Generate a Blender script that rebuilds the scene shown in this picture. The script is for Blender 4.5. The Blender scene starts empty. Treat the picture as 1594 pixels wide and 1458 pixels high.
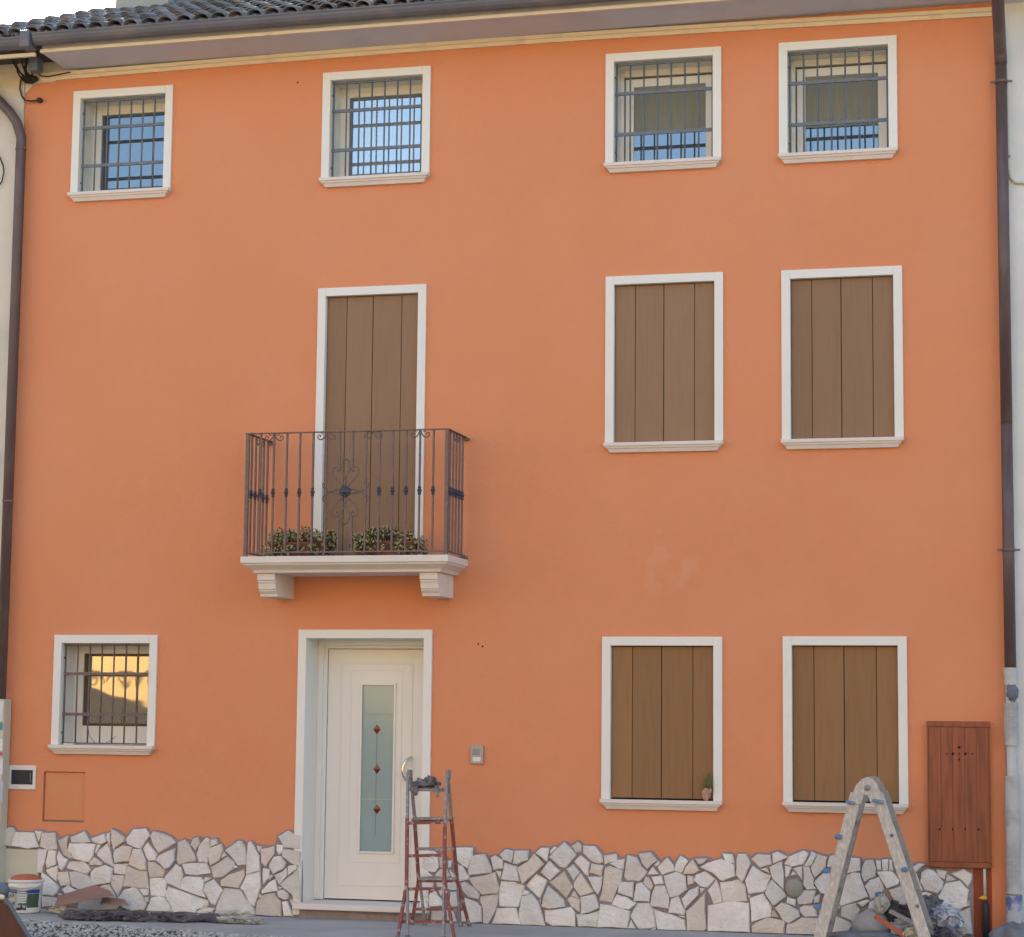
import bpy, math, random
from mathutils import Vector, Matrix, noise
random.seed(7)
sc = bpy.context.scene
col = sc.collection
R = math.radians

# ------------------------------------------------------------------ camera
FPX, YAW, PITCH, ROLL = 3386.9, 0.253598, 0.114691, 0.010345
CAM = Vector((8.411, -17.0, 1.618))
fwd = Vector((-math.sin(YAW) * math.cos(PITCH), math.cos(YAW) * math.cos(PITCH), math.sin(PITCH)))
rgt = Vector((math.cos(YAW), math.sin(YAW), 0)); upv = rgt.cross(fwd)
cr, sr = math.cos(ROLL), math.sin(ROLL)
AX = (rgt * cr + upv * sr, -rgt * sr + upv * cr, fwd)
cd = bpy.data.cameras.new('camera'); cam = bpy.data.objects.new('camera', cd); col.objects.link(cam)
cd.sensor_width = 36; cd.sensor_fit = 'HORIZONTAL'; cd.lens = FPX / 1594 * 36; cd.clip_start = .1; cd.clip_end = 3000
m = Matrix((( AX[0].x, AX[1].x, -AX[2].x, CAM.x), (AX[0].y, AX[1].y, -AX[2].y, CAM.y), (AX[0].z, AX[1].z, -AX[2].z, CAM.z), (0, 0, 0, 1)))
cam.matrix_world = m
sc.camera = cam

# ------------------------------------------------------------------ light
SUN = Vector((-0.45, 0.80, 0.50)).normalized()      # low sun behind the house: the front is in its own shade
w = bpy.data.worlds.new('World'); sc.world = w; w.use_nodes = True
nt = w.node_tree; bg = nt.nodes['Background']
sky = nt.nodes.new('ShaderNodeTexSky'); sky.sky_type = 'NISHITA'; sky.sun_disc = False
sky.sun_elevation = math.asin(SUN.z); sky.sun_rotation = math.atan2(SUN.x, SUN.y)
sky.air_density = 1.0; sky.dust_density = 2.6; sky.ozone_density = .95
nt.links.new(sky.outputs[0], bg.inputs['Color']); bg.inputs['Strength'].default_value = 0.13
sl = bpy.data.lights.new('sun', 'SUN'); sl.energy = 4.2; sl.angle = R(.5); sl.color = (1, .88, .72)
so = bpy.data.objects.new('sun', sl); col.objects.link(so); so.rotation_euler = SUN.to_track_quat('Z', 'Y').to_euler(); so.location = (-10, 20, 20)
sc.view_settings.view_transform = 'Standard'; sc.view_settings.look = 'None'; sc.view_settings.gamma = 1
sc.view_settings.exposure = 1.9

# ------------------------------------------------------------------ helpers
def V(px, py, Y=0.0):
    """a point of the place seen at this point of the photograph, on the upright plane at depth Y"""
    d = AX[0] * ((px - 797) / FPX) - AX[1] * ((py - 729) / FPX) + AX[2]
    return CAM + d * ((Y - CAM.y) / d.y)
def G(px, py, z=0.0):
    d = AX[0] * ((px - 797) / FPX) - AX[1] * ((py - 729) / FPX) + AX[2]
    return CAM + d * ((z - CAM.z) / d.z)
def X(px, py, Y=0.0): return V(px, py, Y).x
def Z(px, py, Y=0.0): return V(px, py, Y).z

class MB:
    def __init__(s): s.v = []; s.f = []; s.sm = []
    def add(s, vs, fs, smooth=False):
        n = len(s.v); s.v += [Vector(p) for p in vs]; s.f += [tuple(i + n for i in f) for f in fs]; s.sm += [smooth] * len(fs); return s
    def box(s, x0, x1, y0, y1, z0, z1):
        if x0 > x1: x0, x1 = x1, x0
        if y0 > y1: y0, y1 = y1, y0
        if z0 > z1: z0, z1 = z1, z0
        return s.add([(x0,y0,z0),(x1,y0,z0),(x1,y1,z0),(x0,y1,z0),(x0,y0,z1),(x1,y0,z1),(x1,y1,z1),(x0,y1,z1)],
                     [(0,3,2,1),(4,5,6,7),(0,1,5,4),(1,2,6,5),(2,3,7,6),(3,0,4,7)])
    def beam(s, p, q, w, h, side=(0,1,0)):
        p, q = Vector(p), Vector(q); d = (q - p).normalized(); a = Vector(side); a = (a - d * a.dot(d)).normalized(); b = d.cross(a)
        vs = []
        for c in (p, q):
            for i, j in ((-1,-1),(1,-1),(1,1),(-1,1)): vs.append(c + a * (i * h / 2) + b * (j * w / 2))
        return s.add(vs, [(0,3,2,1),(4,5,6,7),(0,1,5,4),(1,2,6,5),(2,3,7,6),(3,0,4,7)])
    def tube(s, pts, r, n=8, closed=False):
        pts = [Vector(p) for p in pts]; m_ = len(pts); vs = []
        rs = r if isinstance(r, (list, tuple)) else [r] * m_
        ref = None
        for i, p in enumerate(pts):
            a = pts[(i - 1) % m_ if closed else max(i - 1, 0)]; b = pts[(i + 1) % m_ if closed else min(i + 1, m_ - 1)]
            t = (b - a).normalized()
            if ref is None: ref = Vector((0,0,1)) if abs(t.z) < .9 else Vector((1,0,0))
            u = (ref - t * ref.dot(t)).normalized(); ref = u; w_ = t.cross(u)
            for k in range(n):
                an = 2 * math.pi * k / n; vs.append(p + (u * math.cos(an) + w_ * math.sin(an)) * rs[i])
        fs = []
        for i in range(m_ if closed else m_ - 1):
            for k in range(n):
                j = (i + 1) % m_; fs.append((i*n+k, i*n+(k+1)%n, j*n+(k+1)%n, j*n+k))
        s.add(vs, fs, True)
        if not closed:
            o = len(s.v) - len(vs); s.f += [tuple(o + k for k in range(n))[::-1], tuple(o + (m_-1)*n + k for k in range(n))]; s.sm += [False, False]
        return s
    def lathe(s, c, prof, n=24, axis='z'):
        c = Vector(c); vs = []
        for r, h in prof:
            for k in range(n):
                an = 2*math.pi*k/n; x, y = r*math.cos(an), r*math.sin(an)
                vs.append(c + (Vector((x, y, h)) if axis == 'z' else Vector((x, h, y)) if axis == 'y' else Vector((h, x, y))))
        fs = [(i*n+k, i*n+(k+1)%n, (i+1)*n+(k+1)%n, (i+1)*n+k) for i in range(len(prof)-1) for k in range(n)]
        return s.add(vs, fs, True)
    def blob(s, c, r, seed=0, rough=.3, freq=2.0, n=14, flat=None, fold=False):
        c = Vector(c); vs = []; o = Vector((seed * 7.3, seed * 3.1, seed * 1.7))
        for i in range(n + 1):
            th = math.pi * i / n
            for k in range(2 * n):
                ph = math.pi * k / n; d = Vector((math.sin(th)*math.cos(ph), math.sin(th)*math.sin(ph), math.cos(th)))
                q = noise.noise(d * freq + o) + .5 * noise.noise(d * freq * 2.3 + o)
                if fold: q = .55 - 2.2 * abs(q)
                p = Vector((d.x * r[0], d.y * r[1], d.z * r[2])) * (1 + rough * q * (.5 if fold else 1))
                if fold:
                    nv = noise.noise_vector(d * freq * 1.2 + o) + .6 * noise.noise_vector(d * freq * 2.7 + o); p += Vector((nv.x * r[0], nv.y * r[1], nv.z * r[2])) * rough * 1.5
                if flat is not None and p.z < flat: p.z = flat
                vs.append(c + p)
        fs = [(i*2*n+k, i*2*n+(k+1)%(2*n), (i+1)*2*n+(k+1)%(2*n), (i+1)*2*n+k) for i in range(n) for k in range(2*n)]
        return s.add(vs, fs, not fold)
    def loft(s, x0, x1, yb, rings):
        """moulding: rings of (z, forward, sideways) from a back plane yb"""
        vs = []
        for z, fw, e in rings: vs += [(x0-e, yb, z), (x0-e, -fw, z), (x1+e, -fw, z), (x1+e, yb, z)]
        n = len(rings); fs = [(i*4+k, i*4+(k+1)%4, (i+1)*4+(k+1)%4, (i+1)*4+k) for i in range(n-1) for k in range(4)]
        fs += [(0,1,2,3), tuple(4*(n-1)+k for k in (3,2,1,0))]
        return s.add(vs, fs)
    def build(s, name, mat, parent=None, bevel=0, kind=None, label=None, cat=None, group=None, origin=None, fix=True):
        lo = Vector((min(p.x for p in s.v), min(p.y for p in s.v), min(p.z for p in s.v)))
        hi = Vector((max(p.x for p in s.v), max(p.y for p in s.v), max(p.z for p in s.v)))
        c = Vector(origin) if origin is not None else Vector(((lo.x+hi.x)/2, (lo.y+hi.y)/2, lo.z))
        me = bpy.data.meshes.new(name); me.from_pydata([tuple(p - c) for p in s.v], [], s.f)
        me.polygons.foreach_set('use_smooth', s.sm); me.materials.append(mat); me.update()
        if fix:
            import bmesh
            bm = bmesh.new(); bm.from_mesh(me); bmesh.ops.recalc_face_normals(bm, faces=bm.faces[:]); bm.to_mesh(me); bm.free()
        return place(name, me, c, parent, bevel, kind, label, cat, group)
POS = {}
def place(name, data, c, parent=None, bevel=0, kind=None, label=None, cat=None, group=None):
    o = bpy.data.objects.new(name, data); col.objects.link(o)
    pw = POS.get(parent.name, Vector()) if parent else Vector()
    if parent: o.parent = parent
    o.location = Vector(c) - pw; POS[o.name] = Vector(c)
    if bevel:
        b = o.modifiers.new('bevel', 'BEVEL'); b.width = bevel; b.segments = 2; b.limit_method = 'ANGLE'; b.angle_limit = R(40)
    if kind: o['kind'] = kind
    if label: o['label'] = label
    if cat: o['category'] = cat
    if group: o['group'] = group
    return o
def thing(name, c, label, cat, group=None): return place(name, None, c, None, 0, None, label, cat, group)

def s2l(c): return tuple((x/255/12.92 if x/255 <= .04045 else ((x/255+.055)/1.055)**2.4) for x in c)
def mat(name, base, rough=.8, var=.08, vscale=3, bump=.0, bscale=60, second=None, fac=.5, sscale=6, sharp=.08, metal=0, spec=.3, stretch=(1,1,1), rnd=0, bdist=.01, coat=0):
    m_ = bpy.data.materials.new(name); m_.use_nodes = True; n = m_.node_tree.nodes; L = m_.node_tree.links; p = n['Principled BSDF']
    p.inputs['Roughness'].default_value = rough; p.inputs['Metallic'].default_value = metal; p.inputs['Specular IOR Level'].default_value = spec
    if coat: p.inputs['Coat Weight'].default_value = coat
    tc = n.new('ShaderNodeTexCoord'); mp = n.new('ShaderNodeMapping'); mp.inputs['Scale'].default_value = stretch
    if rnd:
        oi = n.new('ShaderNodeObjectInfo'); ml = n.new('ShaderNodeMath'); ml.operation = 'MULTIPLY'; ml.inputs[1].default_value = 37; L.new(oi.outputs['Random'], ml.inputs[0])
        cb = n.new('ShaderNodeCombineXYZ'); 
        for i in range(3): L.new(ml.outputs[0], cb.inputs[i])
        L.new(cb.outputs[0], mp.inputs['Location'])
    L.new(tc.outputs['Object'], mp.inputs[0])
    nz = n.new('ShaderNodeTexNoise'); nz.inputs['Scale'].default_value = vscale; nz.inputs['Detail'].default_value = 6; nz.inputs['Roughness'].default_value = .6; L.new(mp.outputs[0], nz.inputs['Vector'])
    hs = n.new('ShaderNodeMix'); hs.data_type = 'RGBA'; L.new(nz.outputs['Fac'], hs.inputs['Factor'])
    b = Vector(base)
    hs.inputs['A'].default_value = (*(b * (1 - var * 2)), 1); hs.inputs['B'].default_value = (*[min(1, x) for x in (b * (1 + var * 2))], 1)
    out = hs.outputs['Result']
    if second:
        n2 = n.new('ShaderNodeTexNoise'); n2.inputs['Scale'].default_value = sscale; n2.inputs['Detail'].default_value = 5; L.new(mp.outputs[0], n2.inputs['Vector'])
        rp = n.new('ShaderNodeMapRange'); rp.inputs['From Min'].default_value = fac - sharp; rp.inputs['From Max'].default_value = fac + sharp; L.new(n2.outputs['Fac'], rp.inputs['Value'])
        mx = n.new('ShaderNodeMix'); mx.data_type = 'RGBA'; L.new(rp.outputs[0], mx.inputs['Factor']); L.new(out, mx.inputs['A']); mx.inputs['B'].default_value = (*second, 1); out = mx.outputs['Result']
    if rnd:
        r2 = n.new('ShaderNodeMapRange'); L.new(oi.outputs['Random'], r2.inputs['Value']); r2.inputs['To Min'].default_value = 1 - rnd; r2.inputs['To Max'].default_value = 1 + rnd
        vm = n.new('ShaderNodeVectorMath'); vm.operation = 'SCALE'; L.new(out, vm.inputs[0]); L.new(r2.outputs[0], vm.inputs['Scale']); out = vm.outputs[0]
    L.new(out, p.inputs['Base Color'])
    if bump:
        nb = n.new('ShaderNodeTexNoise'); nb.inputs['Scale'].default_value = bscale; nb.inputs['Detail'].default_value = 8; nb.inputs['Roughness'].default_value = .65; L.new(mp.outputs[0], nb.inputs['Vector'])
        bp = n.new('ShaderNodeBump'); bp.inputs['Strength'].default_value = bump; bp.inputs['Distance'].default_value = bdist; L.new(nb.outputs['Fac'], bp.inputs['Height']); L.new(bp.outputs[0], p.inputs['Normal'])
    return m_
M = {}
M['plaster'] = mat('orange_plaster', (.725,.29,.142), .95, .03, .6, .8, 110, spec=.15, bdist=.005, second=(.73,.31,.16), fac=.58, sscale=1.1, sharp=.14)
M['plaster_panel'] = mat('yellower_orange_plaster', (.70, .29, .13), .95, .05, 3, .5, 180, spec=.15, bdist=.004, second=(.66, .30, .15), fac=.55, sscale=5, sharp=.1)
M['wood_low'] = mat('golden_shutter_wood', (.32,.175,.078), .55, .12, 5, .25, 40, stretch=(9, 9, .6), rnd=.12, bdist=.002, second=(.26,.135,.057), fac=.55, sscale=5, sharp=.2)
M['cream'] = mat('cream_paint', (.80,.79,.72), .6, .02, 2, .15, 90, bdist=.003)
M['moulding'] = mat('yellow_cream_moulding', (.80,.71,.54), .8, .04, 2, .3, 90, bdist=.003, second=(.70,.61,.46), fac=.66, sscale=5)
M['stone_trim'] = mat('pale_stone_trim', (.74,.68,.61), .75, .04, 8, .2, 150, bdist=.003)
M['soffit'] = mat('soffit_plaster', (.64,.69,.76), .9, .05, .9, .3, 80, bdist=.004, second=(.59,.63,.70), fac=.6, sscale=2)
M['gutter'] = mat('dark_painted_gutter', (.125,.125,.145), .5, .15, 2.2, .1, 30, second=(.17,.155,.155), fac=.6, sscale=3, spec=.5)
M['pipe'] = mat('brown_painted_pipe', (.105,.07,.065), .45, .1, 4, .1, 30, second=(.135,.10,.09), fac=.58, sscale=9, spec=.5, stretch=(1,1,.3))
M['wood'] = mat('shutter_wood', (.30,.182,.105), .6, .10, 5, .25, 40, stretch=(9, 9, .6), rnd=.10, bdist=.002, second=(.25,.15,.083), fac=.56, sscale=5, sharp=.2)
M['iron'] = mat('grey_iron', (.14,.165,.185), .5, .2, 20, .2, 60, spec=.5, bdist=.002)
M['iron_brown'] = mat('brown_wrought_iron', (.15,.105,.095), .5, .2, 30, .2, 60, spec=.5, bdist=.002, second=(.20,.13,.11), fac=.6, sscale=30)
M['iron_blue'] = mat('dark_blue_iron', (.035, .04, .06), .4, .2, 30, spec=.6)
M['sash'] = mat('dark_blue_sash', (.09,.10,.13), .5, .1, 10, spec=.4)
M['sash_brown'] = mat('brown_sash', (.11, .055, .035), .5, .15, 8, spec=.4, stretch=(1,1,.2))
M['blind'] = mat('grey_brown_blind', (.25,.255,.205), .9, .12, 6, .1, 60, stretch=(14, 1, .5), spec=.1)
M['mortar'] = mat('grey_mortar', (.31,.265,.26), .95, .15, 20, .8, 60, bdist=.01)
M['stone'] = mat('white_field_stone', (.80,.78,.735), .9, .11, 11, .9, 30, rnd=.12, bdist=.02, second=(.70,.63,.55), fac=.60, sscale=4, sharp=.15)
M['stone_tan'] = mat('tan_field_stone', (.68,.60,.51), .9, .12, 11, .9, 30, rnd=.12, bdist=.02, second=(.72,.67,.60), fac=.52, sscale=5, sharp=.15)
M['door'] = mat('white_door_paint', (.80,.79,.74), .45, .015, 2, spec=.5)
M['cover'] = mat('grey_green_cover', (.30, .31, .26), .6, .06, 10)
M['cover_pale'] = mat('pale_yellow_glass_band', (.36,.44,.38), .4, .05, 10)
M['panel'] = mat('pale_panel', (.56, .55, .44), .6, .05, 5, .1, 40)
M['plastic_white'] = mat('white_plastic', (.72, .72, .68), .35, .03, 8, spec=.5)
M['dark_window'] = mat('dark_plastic', (.03, .03, .04), .15, .1, 8, spec=.6)
M['steel'] = mat('brushed_steel', (.38,.38,.38), .5, .05, 30, metal=.5)
M['handle_steel'] = mat('polished_steel', (.78, .76, .72), .2, .02, 30, metal=1)
M['pipe_wrap'] = mat('dusty_white_tape', (.50, .50, .48), .6, .08, 12, .3, 40)
M['red_wood'] = mat('red_brown_wood', (.31,.092,.04), .5, .15, 7, .2, 50, stretch=(6, 6, .5), second=(.19,.052,.026), fac=.55, sscale=5, sharp=.16, rnd=.05, bdist=.002, spec=.4)
M['red_pipe'] = mat('dark_red_paint', (.30, .07, .035), .7, .12, 6, .2, 40)
M['hole'] = mat('black_hole', (.02, .015, .012), .9, 0)
M['brass'] = mat('yellow_valve', (.65, .42, .05), .4, .05, 20)
M['rubber'] = mat('black_rubber', (.03, .03, .032), .6, .1, 20, spec=.4)
M['wall_left'] = mat('old_cream_wall', (.70,.64,.54), .95, .08, 1.5, .4, 60, bdist=.006, second=(.58,.54,.47), fac=.6, sscale=1.5)
M['wall_right'] = mat('white_grey_wall', (.76,.77,.73), .95, .06, 1.5, .5, 50, bdist=.006, second=(.66,.67,.65), fac=.55, sscale=1.2, sharp=.15)
M['under'] = mat('shade_toned_eave_wood', (.10, .09, .085), .9, .2, 6, .3, 40)  # shade under the left eave is put into this wood colour
M['tile'] = mat('clay_roof_tile', (.23,.175,.155), .9, .2, 8, .5, 40, rnd=.35, second=(.13,.15,.155), fac=.5, sscale=5, sharp=.1)
M['tile_grey'] = mat('weathered_roof_tile', (.18,.20,.21), .9, .2, 8, .5, 40, rnd=.3, second=(.24,.20,.18), fac=.57, sscale=4, sharp=.1)
M['chimney'] = mat('grey_chimney_plaster', (.36, .35, .30), .95, .12, 3, .5, 40)
M['concrete'] = mat('concrete_pavement', (.42,.42,.39), .9, .10, 2.5, .5, 70, bdist=.006, second=(.34,.34,.32), fac=.58, sscale=1.6, sharp=.15)
M['asphalt'] = mat('worn_asphalt', (.10,.10,.098), .95, .2, 25, .7, 120, bdist=.006, second=(.12,.118,.11), fac=.55, sscale=1.4)
M['gravel_base'] = mat('gravel_bed', (.26,.25,.225), .95, .35, 40, .9, 120, bdist=.01)
M['gravel'] = mat('grey_gravel', (.42,.42,.38), .9, .45, 9, .3, 80)
M['ladder_red'] = mat('red_ladder_paint', (.25,.085,.07), .6, .12, 12, .2, 40, second=(.42,.36,.33), fac=.62, sscale=24, sharp=.04)
M['ladder_grey'] = mat('grey_steel_ladder', (.26, .25, .245), .55, .12, 12, .2, 40, second=(.5, .48, .44), fac=.63, sscale=26, sharp=.04, spec=.5)
M['alu'] = mat('dirty_aluminium', (.46, .44, .41), .5, .12, 30, .3, 50, second=(.62, .585, .53), fac=.56, sscale=55, sharp=.10, spec=.5, metal=.1, stretch=(1,1,.45))
M['alu_dark'] = mat('grey_and_shade_aluminium', (.27, .27, .26), .5, .1, 14, .2, 50, second=(.38, .36, .34), fac=.62, sscale=50, sharp=.08, metal=.2)  # ladder shade put into the colour; plain grey on the loose profile
M['blue_pad'] = mat('blue_plastic', (.10, .22, .38), .5, .1, 20, second=(.3,.36,.38), fac=.6, sscale=40)
M['rag'] = mat('grey_rag', (.16, .155, .165), .95, .3, 20, .4, 80, second=(.33,.31,.29), fac=.6, sscale=14)
M['clay_pot'] = mat('terracotta_plastic', (.22,.09,.062), .7, .1, 12)
M['leaf'] = mat('sedum_leaf', (.055,.06,.03), .6, .3, 14, rnd=0, second=(.12,.13,.05), fac=.56, sscale=26, sharp=.05)
M['bloom'] = mat('pale_sedum_bloom', (.42,.42,.20), .8, .25, 40, second=(.40,.26,.16), fac=.62, sscale=22, sharp=.03)
M['stem'] = mat('dark_stem', (.05, .035, .03), .8, .2, 20)
M['board'] = mat('brown_cardboard', (.33, .19, .14), .9, .08, 5, .2, 30)
M['tarp'] = mat('dark_grey_tarp', (.10, .095, .11), .85, .3, 14, .8, 24, bdist=.03, second=(.17,.16,.17), fac=.6, sscale=8)
M['film'] = mat('crumpled_pale_plastic', (.48, .48, .42), .35, .15, 20, .6, 30, bdist=.02, spec=.6)
M['film_blue'] = mat('crumpled_blue_white_plastic', (.44, .48, .56), .35, .1, 12, .6, 30, bdist=.02, spec=.6, second=(.14, .24, .46), fac=.60, sscale=9, sharp=.03)
M['bag'] = mat('grey_plaster_bag', (.36, .37, .38), .8, .12, 6, .5, 30, bdist=.02)
M['slate'] = mat('dusty_blue_grey', (.17, .185, .21), .8, .2, 8, .4, 40)
M['orange_stick'] = mat('orange_painted_wood', (.46, .14, .07), .7, .1, 10)
M['foreground_board'] = mat('brown_painted_metal', (.11, .05, .036), .5, .12, 4, .2, 30, spec=.4)
M['bluegrey'] = mat('blue_grey_edge', (.12, .15, .19), .5, .15, 8, spec=.4)
M['yellow_wall'] = mat('yellow_house_wall', (.42,.295,.13), .9, .08, 1.2, .3, 60)
M['grey_wall'] = mat('grey_garden_wall', (.035,.032,.03), .9, .12, 2, .4, 50)
M['petal'] = mat('pink_cloth_flower', (.50,.24,.18), .8, .2, 40, second=(.50,.38,.26), fac=.5, sscale=60)
M['green'] = mat('green_sprig', (.13,.13,.05), .7, .3, 30)
M['diamond'] = mat('dark_red_glass', (.16, .012, .018), .2, .05, 10, spec=.6)

def glass_mat(name, base, refl, rough=.02, tint=(.9, .95, 1.0)):
    m_ = bpy.data.materials.new(name); m_.use_nodes = True; n = m_.node_tree.nodes; L = m_.node_tree.links
    p = n['Principled BSDF']; p.inputs['Base Color'].default_value = (*base, 1); p.inputs['Roughness'].default_value = .6
    g = n.new('ShaderNodeBsdfGlossy'); g.inputs['Roughness'].default_value = rough; g.inputs['Color'].default_value = (*tint, 1)
    tc = n.new('ShaderNodeTexCoord'); nz = n.new('ShaderNodeTexNoise'); nz.inputs['Scale'].default_value = 2.2; L.new(tc.outputs['Object'], nz.inputs[0])
    bp = n.new('ShaderNodeBump'); bp.inputs['Strength'].default_value = .12; bp.inputs['Distance'].default_value = .01; L.new(nz.outputs['Fac'], bp.inputs['Height']); L.new(bp.outputs[0], g.inputs['Normal'])
    mx = n.new('ShaderNodeMixShader'); mx.inputs[0].default_value = refl
    L.new(p.outputs[0], mx.inputs[1]); L.new(g.outputs[0], mx.inputs[2]); L.new(mx.outputs[0], n['Material Output'].inputs['Surface'])
    return m_
M['pane'] = glass_mat('window_glass', (.05, .065, .08), .24, tint=(.70, .85, .95))
M['pane_clear'] = glass_mat('sunlit_window_glass', (.05, .035, .02), .42, tint=(1, .95, .85))
M['pane_curtain'] = glass_mat('window_glass_over_curtain', (.30, .36, .39), .38, tint=(.85, .95, 1.0))
M['lead'] = mat('thin_grey_lead', (.16, .22, .22), .5, .05, 10)
M['door_glass'] = glass_mat('frosted_blue_green_glass', (.25, .37, .38), .10, .12)

def paper_mat():
    m_ = bpy.data.materials.new('newsprint'); m_.use_nodes = True; n = m_.node_tree.nodes; L = m_.node_tree.links; p = n['Principled BSDF']; p.inputs['Roughness'].default_value = .9
    tc = n.new('ShaderNodeTexCoord'); mp = n.new('ShaderNodeMapping'); mp.inputs['Rotation'].default_value = (R(90), 0, 0); L.new(tc.outputs['Object'], mp.inputs[0])
    br = n.new('ShaderNodeTexBrick'); br.inputs['Scale'].default_value = 22; br.inputs['Brick Width'].default_value = 1.2; br.inputs['Row Height'].default_value = .18; br.inputs['Mortar Size'].default_value = .05
    br.inputs['Color1'].default_value = (.18, .18, .19, 1); br.inputs['Color2'].default_value = (.32, .32, .32, 1); br.inputs['Mortar'].default_value = (.48, .48, .46, 1)
    L.new(mp.outputs[0], br.inputs['Vector'])
    nz = n.new('ShaderNodeTexNoise'); nz.inputs['Scale'].default_value = 5; L.new(tc.outputs['Object'], nz.inputs[0])
    rp = n.new('ShaderNodeMapRange'); rp.inputs['From Min'].default_value = .47; rp.inputs['From Max'].default_value = .56; L.new(nz.outputs['Fac'], rp.inputs['Value'])
    mx = n.new('ShaderNodeMix'); mx.data_type = 'RGBA'; L.new(rp.outputs[0], mx.inputs['Factor']); L.new(br.outputs['Color'], mx.inputs['A']); mx.inputs['B'].default_value = (.48, .48, .46, 1)
    L.new(mx.outputs['Result'], p.inputs['Base Color']); return m_
M['paper'] = paper_mat()

# ------------------------------------------------------------------ ground
XL, XR = V(38, 200).x, V(1563, 1000).x          # the ends of the orange front
ZT = 7.155                                       # its top
MB().box(-300, 300, -300, 300, -.3, -.012).build('ground', M['asphalt'], kind='structure')
g0 = G(30, 1430); g1 = G(480, 1460); sl_ = (g1.y - g0.y) / (g1.x - g0.x)
def edge_y(x): return g0.y + sl_ * (x - g0.x) + .04 * noise.noise(Vector((x * 2, 0, 3)))
pv = MB(); vs = []; xs = [-6 + .25 * i for i in range(81)]
for x in xs: vs += [(x, .05, 0), (x, max(-2.4, min(-.22, edge_y(x))), 0), (x, max(-2.4, min(-.22, edge_y(x))), -.3)]
pv.add(vs, [(3*i, 3*i+1, 3*i+4, 3*i+3) for i in range(80)] + [(3*i+1, 3*i+2, 3*i+5, 3*i+4) for i in range(80)])
pv.build('pavement', M['concrete'], kind='structure')
gv = MB(); rg = random.Random(3)
for i in range(9000):
    x = rg.uniform(-2.2, 4.2); y = edge_y(x) - rg.random() ** 1.4 * 1.9 - .005
    y = min(y, -.24)
    r = rg.uniform(.006, .02); c = Vector((x, y, -.012 + r * .4)); a = rg.random() * 6
    u = Vector((math.cos(a), math.sin(a), 0)) * r * rg.uniform(.7, 1.3); v_ = Vector((-math.sin(a), math.cos(a), 0)) * r; t = Vector((rg.uniform(-.3,.3)*r, 0, r * rg.uniform(.5, .9)))
    gv.add([c+u, c+v_, c-u, c-v_, c+t+u*.2, c-t], [(0,1,4),(1,2,4),(2,3,4),(3,0,4),(1,0,5),(2,1,5),(3,2,5),(0,3,5)])
gv.build('gravel', M['gravel'], kind='stuff', fix=False, label='loose grey gravel along the edge of the concrete pavement')

# ------------------------------------------------------------------ the orange house
house = thing('orange_house', ((XL + XR) / 2, 0, 0), 'three storey terraced house with fresh orange plaster, white window surrounds and rough white stone base', 'house')
WIN = {  # outer corners of the surrounds
 'w1': ((115.2,142.8),(269.8,130.4),(108.3,301.2),(264.3,292.5)), 'w2': ((502.9,113.3),(670,101.4),(499.1,278),(668.5,269.5)),
 'w3': ((943.1,83.6),(1122,71.8),(941.4,253.8),(1123.4,246.9)), 'w4': ((1211.3,65.7),(1395.5,54.9),(1213,240.3),(1397.6,231.2)),
 'w6': ((943,430),(1125,423),(941,690),(1126,686)), 'w7': ((1216,420),(1404,413.5),(1217,684),(1407,681)),
 'w8': ((84,987.3),(245,988.7),(79.6,1158),(240,1161.6)), 'w10': ((936.9,990.7),(1124.3,991),(935.9,1243.4),(1123.7,1246.8)),
 'w11': ((1218.8,990.5),(1412.7,990),(1218.5,1248),(1412.7,1251)),
}
def rect(q):
    a, b, c, d = [V(*p, -.02) for p in q]
    return (a.x + c.x) / 2, (b.x + d.x) / 2, (c.z + d.z) / 2, (a.z + b.z) / 2
SW = .07
openings = []
RC = {k: rect(q) for k, q in WIN.items()}
for k, (x0, x1, z0, z1) in RC.items(): openings.append((x0 + SW - .01, x1 - SW + .01, z0 - .01, z1 - SW + .01))
BD = (V(491, 650, -.02).x, V(660.5, 650, -.02).x, 2.87, (V(493.7, 449.6).z + V(663.3, 442.2).z) / 2)     # balcony door surround
FD = (V(461.5, 1130, -.02).x, V(670.5, 1130, -.02).x, .0, V(568, 980).z)                     # front door surround
openings.append((BD[0] + SW - .01, BD[1] - SW + .01, BD[2] - .01, BD[3] - SW + .01))
openings.append((FD[0] + SW - .01, FD[1] - SW + .01, -.02, FD[3] - SW + .01))
AP = (X(66.6, 1240), X(131.5, 1240), Z(100, 1279.5), Z(100, 1201))
openings.append(AP)
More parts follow.
